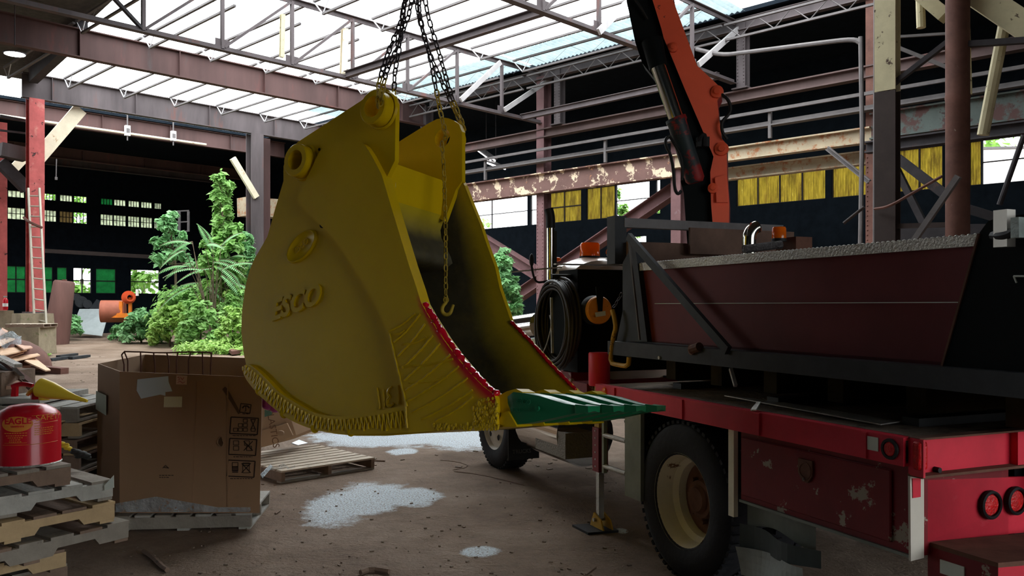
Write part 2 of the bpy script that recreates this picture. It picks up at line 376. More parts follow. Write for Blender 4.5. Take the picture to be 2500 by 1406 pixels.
# ---- roof trusses (u = UT), by the panel points read along the bottom chord
def truss(name, UT, vs, label, ztop=10.2, zbot=8.43, v_end=23.):
    root = thing(name, BU(UT, vs[0], 0), label, 'roof truss')
    B = lambda v, z: BU(UT, v, z)
    MB().sect(B(-6, zbot), B(v_end, zbot), [(-.1, -.06), (.1, -.06), (.1, -.04), (.02, -.04), (.02, .07), (-.02, .07), (-.02, -.04), (-.1, -.04)]).build('bottom_chord', m_steel, root)
    MB().sect(B(-6, ztop), B(v_end + .4, ztop), [(-.1, .07), (.1, .07), (.1, .05), (.02, .05), (.02, -.07), (-.02, -.07), (-.02, .05), (-.1, .05)]).build('top_chord', m_steel, root)
    for i, v in enumerate(vs):
        MB().bar(B(v, zbot), B(v, ztop), .09, .09, DA).build('vertical', m_steel, root)
    for a, b in zip(vs, vs[1:]):
        MB().bar(B(a + .05, zbot + .05), B(b - .05, ztop - .05), .07, .09, DA).build('diagonal', m_steel, root)
        g = MB()
        g.box(B(b, zbot + .12), (.015, .4, .26), (DA, DB, ZZ)); g.build('gusset_plate', m_steel, root)
    MB().bar(B(vs[0] - .05, zbot + .05), B(vs[0] - 2.0, ztop - .05), .07, .12, DA).build('diagonal', m_steel_d, root)
    return root
T1V = [onU(px, 100, 20.8).dot(DB) for px in (350, 543, 713, 861, 995, 1116, 1225)]
truss('roof_truss', 20.8, T1V, 'open steel roof truss crossing behind the lifting chains')
truss('roof_truss', 12.9, [10.25, 12.3, 14.35, 16.4, 18.5, 20.6], 'nearer open steel roof truss passing behind the red crane boom', v_end=22.9)
# cream painted post standing in the far truss
o = MB().ibeam(onU(838, 186, 20.9), onU(842, 70, 20.9), .12, .2, up=DA).build('truss_post', m_wood_cream); tag(o, 'rusty cream painted post between chords of the far roof truss', 'steel post')
o = MB().ibeam(onU(688, 140, 20.9), onU(690, 35, 20.9), .09, .12, up=DA).build('truss_post', m_cream); tag(o, 'short pale yellow post high in the left of the far roof truss', 'steel post')
# ---- girders across the hall
def girder(UT, v0, v1, zb, zt, m, label, w_=.28):
    h = zt - zb
    root = thing('roof_girder', BU(UT, (v0 + v1) / 2, 0), label, 'steel girder')
    MB().ibeam(BU(UT, v0, (zb + zt) / 2), BU(UT, v1, (zb + zt) / 2), h, w_, .035).build('girder_beam', m, root)
    v = v0 + 1
    while v < v1:
        MB().box(BU(UT - .07, v, (zb + zt) / 2), (.13, .02, h - .08), (DA, DB, ZZ)).build('stiffener', m, root); v += 3.1
    return root
girder(27.4, -4, 23, 9.26, 10.14, m_redbm, 'maroon steel roof girder beyond the truss, upper of the two big girders')
girder(34.6, 9.9, 23, 9.38, 10.3, m_steel, 'deep grey-brown steel girder resting on the red column')
girder(40, -8, 24, 9.56, 10.35, m_redbm, 'rust streaked girder behind the red column, above the yellow pipe')
girder(45, -4, 26, 8.95, 9.5, m_redbm, 'red girder hanging low beyond the junction boxes')
girder(49, -4, 24.5, 9.2, 9.85, m_steel, 'grey girder furthest back above the dark far wall')
# ---- bar joists between trusses and girders
BAYS = [(13.0, 20.7, 10.33), (20.9, 27.3, 10.33), (27.5, 34.5, 10.33)]
JV = [9.3 + 2.03 * k for k in range(7)]
def joist(u0, u1, v, z):
    mb = MB(); d = .46
    mb.bar(BU(u0, v, z), BU(u1, v, z), .085, .06); mb.bar(BU(u0 + .5, v, z - d), BU(u1 - .45, v, z - d), .075, .06)
    n = int((u1 - u0) / .8); 
    r = .005
    for i in range(n + 1):
        a = BU(u0 + (u1 - u0) * i / n, v, z if i % 2 == 0 else z - d); b = BU(u0 + (u1 - u0) * min(n, i + 1) / n, v, z - d if i % 2 == 0 else z)
        if i < n: mb.tube([a, b], r, 4)
    return mb
first = None
for bi, (u0, u1, z) in enumerate(BAYS):
    lab = ['thin bar joist of the open roof between the two trusses', 'thin bar joist of the open roof between truss and maroon girder', 'thin bar joist of the open roof between the two big girders'][bi]
    proto = None
    for v in JV:
        if proto is None:
            proto = joist(u0, u1, v, z).build('bar_joist', m_purl); o = proto
            for uu in (u1 - .45,):
                hb_ = MB(); hb_.tube([BU(u1 - .02, v, z - .03), BU(uu, v, z - .46)], .02, 5).tube([BU(uu - .35, v, z - .03), BU(uu, v, z - .46)], .018, 5); hb_.build('end_hanger', m_hang, proto)
        else:
            o = copy_tree(proto); o.location = proto.location + DB * (v - JV[0])
        k = JV.index(v); tag(o, ['leftmost', 'second from left', 'third from left', 'middle', 'third from right', 'second from right', 'rightmost'][k] + ' ' + lab, 'roof joist', ['joists between the trusses', 'joists between truss and girder', 'joists between the girders'][bi])
        if bi:      # second line of angle iron beside each joist
            o2 = None
for bi, (u0, u1, z) in enumerate(BAYS):
    proto = None
    for v in []:
        if proto is None:
            proto = MB().bar(BU(u0, v + .95, z + .05), BU(u1, v + .95, z + .05), .05, .05).build('roof_purlin', m_purl); o = proto
        else: o = proto.copy(); col.objects.link(o); o.location = proto.location + DB * (v - JV[0])
        tag(o, ['slim angle purlin in the open roof nearest the camera', 'slim angle purlin in the open roof beyond the far truss', 'slim angle purlin in the open roof at the far girders'][bi], 'roof purlin', ['near roof purlins', 'middle roof purlins', 'far roof purlins'][bi])
# pale translucent corrugated sheets left along the eave
m_sheet = mat('pale_corrugated_sheet', (.16, .2, .205), .5, var=.2, trans=.75)
def corr_sheet(u0, u1, v0, v1, z0, z1):
    mb = MB(); n = int((u1 - u0) / .09); vs = []
    for i in range(n + 1):
        u = u0 + (u1 - u0) * i / n; dz = .03 if i % 2 else -.03
        vs += [BU(u, v0, z0 + dz), BU(u, v1, z1 + dz)]
    mb.add(vs, [(2 * i, 2 * i + 1, 2 * i + 3, 2 * i + 2) for i in range(n)]); return mb
for i, (a, b) in enumerate([(12.4, 20.8), (20.9, 27.6), (27.7, 33)]):
    tag(corr_sheet(a, b, 21.0, 22.7, 10.48, 10.42).build('corrugated_sheet', m_sheet), ['pale corrugated roof sheet at the eave right of the crane boom', 'pale corrugated roof sheet at the eave above the pink column', 'pale corrugated roof sheet at the eave farthest back'][i], 'roof sheet')
# eave strut lattices and long struts along the hall
def lattice(u0, u1, v, zt, zb, label):
    mb = MB(); mb.bar(BU(u0, v, zt), BU(u1, v, zt), .08, .06); mb.bar(BU(u0, v, zb), BU(u1, v, zb), .08, .06)
    n = int((u1 - u0) / .5)
    for i in range(n): mb.tube([BU(u0 + (u1 - u0) * i / n, v, zt if i % 2 else zb), BU(u0 + (u1 - u0) * (i + 1) / n, v, zb if i % 2 else zt)], .016, 4)
    return tag(mb.build('lattice_strut', m_purl), label, 'steel strut')
lattice(12.9, 20.7, 22.2, 9.95, 9.5, 'zigzag lattice strut under the eave between the trusses')
lattice(20.9, 27.3, 22.2, 9.95, 9.5, 'zigzag lattice strut under the eave beyond the far truss')
lattice(4, 12.8, 22.2, 9.95, 9.5, 'zigzag lattice strut under the eave right of the crane')
for u0, u1, v, z, lab in [(12.9, 20.8, 14.5, 8.5, 'long double strut between the truss bottom chords behind the chains'), (12.9, 20.8, 22.0, 8.45, 'long strut at the eave between truss ends')]:
    tag(MB().ibeam(BU(u0, v, z), BU(u1, v, z), .2, .16).build('roof_strut', m_steel), lab, 'steel strut')
def eave_beam(u0, u1, zb, zt, lab, m=m_steel): return tag(MB().ibeam(BU(u0, 23, (zb + zt) / 2), BU(u1, 23, (zb + zt) / 2), zt - zb, .22, .03).build('eave_beam', m), lab, 'steel beam')
eave_beam(-6, 27, 9.95, 10.3, 'dark beam under the roof edge along the right side')
# ---- right column row
def column(pt, z1, name, m, label, w_=.3, d_=.4, rivet=False, z0=0):
    root = thing(name, V3((pt.x, pt.y, z0)), label, 'steel column')
    MB().ibeam(V3((pt.x, pt.y, z0)), V3((pt.x, pt.y, z1)), d_, w_, .03, .02, up=DB).build('shaft', m, root)
    if rivet:
        mb = MB(); z = z0 + 2.2
        while z < min(z1, 6):
            for s_ in (-1, 1): mb.ball(V3((pt.x, pt.y, z)) + DA * s_ * w_ * .36 - DB * (d_ / 2 + .005), .022, 6, 4)
            z += .13
        r = mb.build('rivets', m, root); r['kind'] = 'stuff'
    MB().box(V3((pt.x, pt.y, z0 + .02)), (.5, .5, .04), (DA, DB, ZZ)).build('base_plate', m, root)
    return root
m_pink = mat('faded_pink_steel', (.135, .07, .072), .75, var=.2, spec=.3, spot=((.2, .16, .165), .62, 3, .1))
column(BU(20.8, 23.2, 0), 10.1, 'hall_column', m_pink, 'pinkish riveted column left of the truck exhaust', .36, .42, True)
column(BU(15., 23.2, 0), 10.1, 'hall_column', m_pink, 'pale pink column partly hidden behind the crane boom', .36, .42)
column(BU(8.85, 23.2, 0), 10.1, 'hall_column', m_brown, 'rust-brown riveted column behind the cream post', .34, .42, True)
column(BU(27.4, 23.2, 0), 10.1, 'hall_column', m_steel, 'grey column hidden behind the raised bucket', .34, .42)
for u, v, lab in [(19.95, 23.1, 'short riveted stub column above the eave rail, left one'), (12.7, 23.1, 'short riveted stub column above the eave rail, right of the crane boom')]:
    r_ = column(BU(u, v, 0), 10.2, 'stub_column', m_steel, lab, .28, .3, False, 8.2)
    mb = MB(); [mb.ball(BU(u + .1 * s, v - .16, 8.4 + .1 * k), .02, 5, 3) for k in range(16) for s in (-1, 1)]; q = mb.build('rivets', m_steel, r_); q['kind'] = 'stuff'
# rusty runway beams, walkway rail, upper beam
def long_beam(u0, u1, v, zb, zt, m, lab, w_=.3):
    return tag(MB().ibeam(BU(u0, v, (zb + zt) / 2), BU(u1, v, (zb + zt) / 2), zt - zb, w_, .04).build('runway_beam', m), lab, 'crane runway beam')
long_beam(20.8, 27.4, 22.95, 5.82, 6.55, m_rustbm, 'runway beam with peeling cream paint left of the pink column')
long_beam(15., 20.8, 22.95, 5.82, 6.55, m_rustbm, 'rust and cream runway beam between the pink columns')
long_beam(8.85, 15., 22.95, 6.08, 6.5, m_creambm, 'cream runway beam with rust streaks above the yellow windows')
long_beam(9.2, 15., 23.6, 5.62, 6.0, m_creambm, 'lower cream beam just under the streaked runway beam')
long_beam(-6, 8.85, 22.95, 6.15, 6.85, m_mint, 'peeling mint and maroon runway beam right of the cream post')
long_beam(-6, 8.85, 22.6, 5.75, 6.05, m_steel_d, 'dark lower flange beam above the right hand windows')
long_beam(-4, 27.4, 23.1, 7.85, 8.18, m_brnbm, 'long maroon beam along the right column row')
def rail(u0, u1, v, z, r, lab, m=m_purl): return tag(MB().bar(BU(u0, v, z), BU(u1, v, z), r, r * 1.3).build('walkway_rail', m), lab, 'rail')
rail(-4, 27.4, 22.6, 7.33, .07, 'upper walkway handrail above the rusty runway beam')
tag(MB().sect(BU(-4, 22.8, 7.0), BU(27.4, 22.8, 7.0), [(-.14, -.09), (.14, -.09), (.14, .09), (.1, .09), (.1, -.05), (-.14, -.05)]).build('walkway_channel', m_purl), 'grey steel walkway channel above the rusty runway beam', 'steel channel')
for k, px in enumerate((1185, 1478, 1880)):
    u = uof(px, 22.7); tag(MB().bar(BU(u, 22.7, 6.55), BU(u, 22.7, 7.33), .09, .09, DA).build('rail_post', m_purl), ['short walkway post left of the pink column', 'short walkway post between the pink columns', 'short walkway post right of the crane boom'][k], 'rail post')
# inclined braces
def brace(p, q, w_, m, lab, h=None, name='diagonal_brace'): return tag(MB().sect(p, q, [(-w_ / 2, -w_ / 2), (w_ / 2, -w_ / 2), (w_ / 2, -w_ / 2 + .03), (.015, -w_ / 2 + .03), (.015, w_ / 2 - .03), (w_ / 2, w_ / 2 - .03), (w_ / 2, w_ / 2), (-w_ / 2, w_ / 2), (-w_ / 2, w_ / 2 - .03), (-.015, w_ / 2 - .03), (-.015, -w_ / 2 + .03), (-w_ / 2, -w_ / 2 + .03)]).build(name, m), lab, 'steel brace')
brace(onV(1120, 548, 23.6), onV(1312, 668, 23.6), .42, m_pink, 'pink inclined brace falling from the bucket to the column foot')
brace(onV(1222, 752, 23.7), onV(1650, 462, 23.7), .42, m_pink, 'pink inclined brace rising behind the orange beacon')
brace(onV(2020, 362, 22.6), onV(2122, 444, 22.6), .12, m_purl, 'thin knee brace under the cream runway beam')
m_brt = mat('bright_zinc_angle', (.4, .38, .38), .45, var=.15, metal=.2)
for (a, b, c, d, u_, lab) in [(1705, 158, 1815, 60, 12.8, 'bright knee brace right of the crane boom'), (1232, 268, 1345, 192, 20.6, 'bright knee brace above the pink column'), (1125, 244, 1222, 152, 20.6, 'bright truss brace right of the chains'), (1462, 78, 1530, 8, 12.7, 'bright truss brace left of the crane boom')]:
    tag(MB().bar(onU(a, b, u_), onU(c, d, u_), .16, .07, DA).build('knee_brace', m_brt), lab, 'steel brace')
# cream post, rusty pole and bracing of the near right corner (v about 17)
Vn = 15.5
def nn(px, py): return onV(px, py, Vn)
def npost(px0, px1, y0, y1, m, name, lab, d=.25):
    a = nn((px0 + px1) / 2, 600); wd = (nn(px1, 600) - nn(px0, 600)).length
    z1 = min(12, nn((px0 + px1) / 2, y0).z); z0 = max(0, nn((px0 + px1) / 2, y1).z)
    return tag(MB().ibeam(V3((a.x, a.y, z0)), V3((a.x, a.y, z1)), d, wd, .03, .02, up=DB).build(name, m), lab, 'steel post')
m_creamlow = mat('brown_lower_post', (.042, .03, .027), .75, var=.2)
npost(2141, 2192, -250, 224, m_cream, 'cream_post', 'upper half of the tall post painted chipped cream')
npost(2141, 2192, 226, 1400, m_creamlow, 'brown_post', 'brown lower half of the tall post right of the rivets')
a = nn(2338, 600)
tag(MB().lathe([(.19, 0), (.19, 5.2), (.2, 5.25), (.19, 5.3), (.19, 10.5)], V3((a.x, a.y, 0)), n=20).build('rusty_pipe_column', m_brown, smooth=True), 'thick round rusty pipe column at the right', 'pipe column')
def nbar(x0, y0, x1, y1, w_, m, name, lab, cat, v=Vn, rnd=False):
    p, q = onV(x0, y0, v), onV(x1, y1, v)
    mb = MB().tube([p, q], w_ / 2, 10) if rnd else MB().bar(p, q, w_, w_ * .8)
    return tag(mb.build(name, m, smooth=rnd), lab, cat)
nbar(2146, 232, 2312, 104, .1, m_steel_d, 'diagonal_brace', 'dark diagonal strut from the cream post up to the rusty pipe column', 'steel brace')
nbar(2190, 115, 2314, 165, .09, m_purl, 'diagonal_brace', 'grey thin strut falling right onto the rusty pipe column', 'steel brace', Vn + 2)
nbar(2366, 108, 2560, 95, .12, m_steel_d, 'cross_bar', 'dark horizontal bar right of the rusty pipe column at the top', 'steel bar')
nbar(2190, 90, 2314, 82, .06, m_purl, 'cross_bar', 'thin pipe between cream post and rusty pipe column', 'steel bar', Vn + 2)
nbar(2452, 60, 2400, 330, .2, m_cream, 'cream_pipe', 'slanted round cream pipe at the upper right', 'pipe', Vn + 1, True)
nbar(2245, -60, 2249, 68, .16, m_cream, 'cream_pipe', 'short hanging cream pipe end between the posts', 'pipe', Vn + 1, True)
nbar(2362, -40, 2370, 230, .05, m_cream, 'cream_pipe', 'thin cream pipe just behind the rusty pipe column', 'pipe', Vn + .8, True)
nbar(2180, -70, 2310, 40, .3, m_cream, 'cream_girder', 'cream girder slanting down to the rusty pipe column', 'steel girder', Vn + 1)
nbar(2330, -50, 2540, 90, .5, m_cream, 'cream_girder', 'broad chipped cream girder cutting the upper right corner', 'steel girder', Vn + .4)
nbar(2190, 385, 2330, 492, .22, m_steel_d, 'diagonal_brace', 'dark brace crossing the yellow windows beside the rusty pipe column', 'steel brace', Vn + 3)
nbar(2185, 405, 2255, 545, .16, m_steel_d, 'diagonal_brace', 'narrow dark brace over the third yellow window', 'steel brace', Vn + 3)
nbar(2330, 500, 2560, 570, .2, m_steel_d, 'diagonal_brace', 'dark brace right of the rusty pipe column foot', 'steel brace', Vn + 1)
nbar(2230, 590, 2340, 430, .11, m_purl, 'diagonal_brace', 'light grey prop leaning against the rusty pipe column', 'steel brace', Vn - .5)
nbar(2500, 330, 2440, 500, .1, m_steel_d, 'diagonal_brace', 'round bent strut crossing the open window at the right', 'steel brace', Vn + 2, True)
nbar(2060, 545, 2110, 505, .05, m_creamlow, 'hose_stub', 'small pipe end leaning at the grey conduit', 'pipe', 14, True)
nbar(2185, 552, 2330, 548, .1, m_creamlow, 'shelf_bar', 'brown shelf bar between post and rusty pipe column', 'steel bar', Vn)
nbar(2200, 575, 2500, 575, .5, m_steel_d, 'dark_girder', 'dark low girder behind the tailgate', 'steel girder', Vn + 2)
# conduit and bent pipes
tag(MB().tube([onV(2101, 90, 21), onV(2105, 330, 21), onV(2100, 620, 21)], .06, 8).build('conduit', m_purl, smooth=True), 'vertical grey conduit left of the cream post', 'conduit')
tag(MB().tube(smooth_path([onV(1700, 120, 21.5), onV(1760, 135, 21.5), onV(1820, 128, 21.3), onV(2000, 105, 21), onV(2085, 95, 21), onV(2101, 105, 21)]), .06, 8).build('pipe_run', m_purl, smooth=True), 'long grey pipe running left from the top of the conduit', 'pipe')
tag(MB().tube([onV(2136, -40, 20.), onV(2134, 620, 20.)], .03, 6).build('conduit', m_purl, smooth=True), 'thin conduit strapped to the left of the cream post', 'conduit')
tag(MB().tube(smooth_path([onV(2135, 510, 15.3), onV(2170, 505, 15.2), onV(2230, 470, 15.2), onV(2300, 430, 15.2)]), .025, 6).build('loose_cable', m_brown, smooth=True), 'slack brown cable running from the post to the window brace', 'cable')
# ---- left side columns, piers, braces
def lcol(px0, px1, u, z0, z1, m, lab, name='hall_column'):
    a = onU((px0 + px1) / 2, 600, u); wd = (onU(px1, 600, u) - onU(px0, 600, u)).length * .93
    root = thing(name, V3((a.x, a.y, z0)), lab, 'steel column')
    MB().ibeam(V3((a.x, a.y, z0)), V3((a.x, a.y, z1)), wd * .8, wd, .04, .03, up=DA).build('shaft', m, root)
    MB().box(V3((a.x, a.y, z0 + .03)), (wd + .2, wd + .1, .06), (DB, DA, ZZ)).build('base_plate', m_steel, root)
    return root, a
c1, a1 = lcol(66, 106, 34.6, 1.45, 9.38, m_redcol, 'peeling red column behind the aluminium ladder')
lcol(-14, 16, 36.5, 1.3, 8.7, m_redcol, 'red column at the left edge of the picture')
c2, a2 = lcol(606, 638, 34.6, 0, 9.38, m_steel, 'grey channel column at the right of the young tree')
lcol(634, 656, 35.8, 0, 9.5, m_redbm, 'maroon column just left of the bucket')
lcol(1020, 1034, 29, 6, 9.3, m_redbm, 'maroon stub column between the bucket ears', 'stub_column')
def pier(px0, px1, y0, y1, u, lab):
    a = onU((px0 + px1) / 2, 800, u); wd = (onU(px1, 800, u) - onU(px0, 800, u)).length; z1 = onU((px0 + px1) / 2, y0, u).z
    mb = MB(); k = .86; d = 1.2
    vs = [V3((a.x, a.y, 0)) + DB * (i * wd / 2) + DA * (j * d / 2) for i, j in ((-1, -1), (1, -1), (1, 1), (-1, 1))] + [V3((a.x, a.y, z1)) + DB * (i * wd / 2 * k) + DA * (j * d / 2 * k) for i, j in ((-1, -1), (1, -1), (1, 1), (-1, 1))]
    mb.add(vs, [(0, 3, 2, 1), (4, 5, 6, 7), (0, 1, 5, 4), (1, 2, 6, 5), (2, 3, 7, 6), (3, 0, 4, 7)])
    return tag(mb.build('concrete_pier', m_conc), lab, 'concrete pier')
pier(34, 126, 765, 860, 33.9, 'stained concrete pier under the ladder')
pier(-60, 30, 758, 840, 36.3, 'mossy concrete pier carrying the fire extinguisher')
def ubar(x0, y0, x1, y1, w_, m, name, lab, cat, u, rnd=False, h=None):
    p, q = onU(x0, y0, u), onU(x1, y1, u)
    mb = MB().tube([p, q], w_ / 2, 8) if rnd else MB().bar(p, q, w_, w_ if h is None else h, DA)
    return tag(mb.build(name, m, smooth=rnd), lab, cat)
ubar(196, 266, 84, 396, .5, m_wood_cream, 'knee_brace', 'broad cream knee brace right of the red column', 'timber brace', 34.9, h=.14)
ubar(72, 372, 18, 428, .34, m_wood_cream, 'knee_brace', 'pale brace end seen left of the red column', 'timber brace', 38, h=.14)
ubar(568, 386, 626, 482, .26, m_wood_cream, 'knee_brace', 'cream knee brace reaching down to the grey column by the tree', 'timber brace', 34.3, h=.14)
ubar(0, 365, 62, 378, .5, m_steel, 'tie_beam', 'short dark beam between the two red columns', 'steel beam', 35.5)
ubar(0, 395, 66, 462, .4, m_steel_d, 'diagonal_brace', 'dark inclined brace between the two red columns', 'steel brace', 35.7)
ubar(0, 283, 68, 296, .1, m_steel_d, 'catwalk_rail', 'thin catwalk rail between the red columns, the upper one', 'rail', 35.3)
ubar(0, 318, 68, 326, .07, m_steel_d, 'catwalk_rail', 'thin catwalk rail between the red columns, the lower one', 'rail', 35.3)
tag(MB().tube([BU(39.7, -4, 9.62), BU(39.7, 19.5, 9.62)], .055, 8).build('yellow_pipe', m_wood_cream, smooth=True), 'long cream pipe along the rust streaked girder', 'pipe')
m_white = mat('white_box_paint', (.75, .75, .72), .5, var=.05)
for px, py, lab in [(311, 319, 'left white junction box on the girder pipe'), (423, 332, 'right white junction box on the girder pipe')]:
    a = onU(px, py, 39.6); r_ = thing('junction_box', a - ZZ * .22, lab, 'electrical box')
    MB().box(a, (.22, .16, .46), (DB, DA, ZZ)).build('housing', m_white, r_); MB().box(a - DA * .09, (.15, .02, .2), (DB, DA, ZZ)).build('cover', m_purl, r_)
    MB().tube([a + ZZ * .23, a + ZZ * .85], .03, 6).build('conduit_stub', m_purl, r_); MB().tube([a - ZZ * .23, a - ZZ * .45], .03, 6).build('conduit_stub', m_purl, r_)
for px, py, lab in [(138, 412, 'hanging pull switch left in the dark bay')]:
    p = onU(px, 388, 38); q = onU(137, 432, 38); tag(MB().tube([p, q], .02, 5).tube([q, q - ZZ * .12], .05, 6).build('pull_switch', m_purl), lab, 'pull switch')
# horizontal rail in the dark bay and walkway with cage at the tree
ubar(104, 612, 388, 628, .2, m_creamlow, 'crane_rail', 'brown horizontal beam across the dark bay above the green windows', 'steel beam', 47)
ubar(590, 505, 700, 512, .9, m_creambm, 'side_beam', 'brown beam behind the grey column by the tree', 'steel beam', 38)
mb = MB()
for x in (438, 460): mb.bar(onU(x, 565, 42), onU(x, 516, 42), .1, .1)
for y in (516, 543, 566): mb.bar(onU(420, y, 42), onU(461, y - 2, 42), .06, .06)
tag(mb.build('platform_rail', m_purl), 'grey platform railing behind the young tree', 'railing')
# flood and fluorescent lights: lit
m_lamp = mat('lit_lamp', (1, 1, 1), emis=9)
o = MB().lathe([(0, 0), (.28, 0), (.29, .03), (.1, .06), (0, .06)], onU(36, 132, 26), n=16); 
r_ = thing('high_bay_lamp', onU(36, 132, 26), 'round lit lamp hanging under the dark roof at the upper left', 'lamp')
o.build('lamp_housing', m_steel_d, r_); MB().lathe([(0, -.012), (.26, -.012), (.26, -.002), (0, -.002)], onU(36, 132, 26), n=16).build('lens', m_lamp, r_)
a = onU(36, 132, 26); MB().tube([a + ZZ * .24, V3((a.x, a.y, 10.42))], .015, 5).build('suspension_rod', m_steel_d, r_)
for i, (x0, y0, x1, y1, g) in enumerate([(1170, 367, 1204, 392, 0), (1193, 398, 1228, 412, 1)]):
    p, q = onV(x0, y0, 24.5), onV(x1, y1, 24.5); r_ = thing('tube_light', (p + q) / 2, ['upper twin fluorescent light behind the far bucket ear', 'lower twin fluorescent light behind the far bucket ear'][i], 'lamp')
    for s in (-1, 1): MB().tube([p + DB * .13 * s, q + DB * .13 * s], .03, 8).build('fluorescent_tube', m_lamp, r_)
    MB().bar(p + ZZ * .09, q + ZZ * .09, .5, .05).build('fixture', m_purl, r_)
    MB().tube([(p + q) / 2 + ZZ * .1, V3((((p + q) / 2).x, ((p + q) / 2).y, 10.1))], .012, 5).build('suspension_rod', m_steel_d, r_)
# ================================================================ THE EXCAVATOR BUCKET
BD = V3((.547, .831, -.0963)).normalized()
K0 = BD.dot(P(1230, 1000, 4.3))
def B(px, py, d=0.): return onplane(px, py, BD, K0) + BD * d         # traced on the near plate, then moved along the width
def BO(px, py, d): return onplane(px, py, BD, K0 + d)                # traced on the plane that far in
YEL = (.62, .42, .003)
m_yb = mat('yellow_bucket_paint', YEL, .36, var=.07, scale=2, bump=.05, bscale=25, spec=.16)
m_yred = mat('yellow_paint_with_red_spray', YEL, .4, var=.06, scale=2, bump=.05, bscale=25, attr=(.62, .004, .02), spec=.16)
m_inner = mat('burnt_inner_steel', (.085, .075, .045), .6, var=.5, scale=2.2, bump=.3, bscale=12, attr=(.55, .42, .015), spot=[((.16, .12, .05), .6, 3, .15)])
m_redw = mat('fresh_red_weld_paint', (.65, .004, .02), .16, var=.1, spec=.7, coat=.6)
m_ygl = mat('glossy_yellow_bead', YEL, .32, var=.05, spec=.35)
m_tooth = mat('green_tooth_paint', (.006, .16, .065), .33, var=.08, spec=.5, spot=[((.03, .3, .15), .66, 5, .04)], bump=.06)
m_hole = mat('dark_hole', (.008, .008, .006), .8)
OUT_BACK = [(934, 214), (920, 218), (905, 228), (880, 247), (728, 346), (705, 368), (692, 406), (692, 442), (671, 513), (653, 577), (637, 605), (621, 632), (608, 664), (598, 705), (591, 757), (589, 810), (595, 863), (603, 899), (614, 931), (639, 963), (675, 995), (710, 1022), (763, 1045), (817, 1059), (870, 1064), (941, 1064), (1012, 1059), (1084, 1052), (1155, 1046), (1222, 1041)]
FRONT = [(906, 362), (918, 380), (945, 431), (966, 502), (1012, 652), (1030, 705), (1041, 742), (1062, 778), (1094, 828), (1126, 871), (1162, 913), (1190, 942), (1222, 966)]
EARF = [(945, 431), (964, 392), (966, 250), (960, 232), (948, 219)]
bk = thing('excavator_bucket', B(900, 1064, .4), 'large yellow digging bucket with green teeth hanging on chains', 'excavator bucket')
HR = .062
def circ(c, r, n=20, ph=0): 
    x = BD.cross(ZZ).normalized(); y = x.cross(BD)
    return [c + (x * math.cos(2 * math.pi * i / n + ph) + y * math.sin(2 * math.pi * i / n + ph)) * r for i in range(n + 1)]
earc = BO(909, 260, -.09) + BD * .09; hinc = BO(720, 390, -.08) + BD * .08
# near side plate with two pin holes (keyhole outline)
def near_plate(off):
    o = [B(x, y) for x, y in OUT_BACK] + [B(x, y) for x, y in FRONT[::-1][:-2]] + [B(x, y) for x, y in EARF[1:]]
    i0 = 2; h = circ(earc, HR, 20, math.pi * .62)[::-1]; i1 = 5; g = circ(hinc, HR, 20, math.pi * .75)[::-1]
    return [a + BD * off for a in o[:i0 + 1] + h + [o[i0]] + o[i0 + 1:i1 + 1] + g + [o[i1]] + o[i1 + 1:]]
MB().prism(near_plate(0), BD * .035).build('side_plate', m_yb, bk)
# outer wear plate: band behind the mouth edge, red sprayed along the lower edge
INNERC = [(906, 362), (895, 352), (860, 350), (824, 353), (803, 362), (790, 380), (738, 490), (740, 499), (781, 538), (824, 581), (870, 645), (906, 703), (934, 757), (959, 814), (980, 878), (998, 945), (1003, 991), (1010, 1056)]
frontp = [B(x, y) for x, y in FRONT]; 
inn = [B(x, y) for x, y in INNERC]
frontL = frontp + [B(1226, 1040)]
mb = MB(); fd = []
rs = B(1036, 728); re_ = B(1224, 968); NU, NW = 70, 30
def inner_at(i):                      # match the band's inner edge so that strips do not cross
    return samp(inn, i)
rows = []
for i in range(NU + 1):
    t = i / NU; a = samp(frontL, t); b = inner_at(t)
    for j in range(NW + 1):
        p = a.lerp(b, j / NW); mb.v.append(p - BD * .045)
        rel = min((p - q).length for q in [samp(frontp, .5 + .5 * k / 24) for k in range(25)])
        below = rs.z - p.z; rng = max(0, min(1, (below + .03) / .06))
        wdt = .016 + .034 * max(0, min(1, (below) / .5))
        fd.append(max(0, min(1, 1.5 - rel / wdt)) * rng)
mb.f = [(i * (NW + 1) + j, i * (NW + 1) + j + 1, (i + 1) * (NW + 1) + j + 1, (i + 1) * (NW + 1) + j) for i in range(NU) for j in range(NW)]; mb.mi = [0] * len(mb.f)
n0 = len(mb.v)
ring = [mb.v[i * (NW + 1)] for i in range(NU + 1)] + [mb.v[NU * (NW + 1) + j] for j in range(1, NW + 1)] + [mb.v[i * (NW + 1) + NW] for i in range(NU - 1, -1, -1)] + [mb.v[j] for j in range(NW - 1, 0, -1)]
k = len(ring); o = len(mb.v); mb.v += ring + [p + BD * .046 for p in ring]; fd += [0] * (2 * k)
mb.f += [(o + i, o + (i + 1) % k, o + k + (i + 1) % k, o + k + i) for i in range(k)]; mb.mi += [0] * k; mb.fade = fd
mb.build('wear_plate', m_yred, bk)
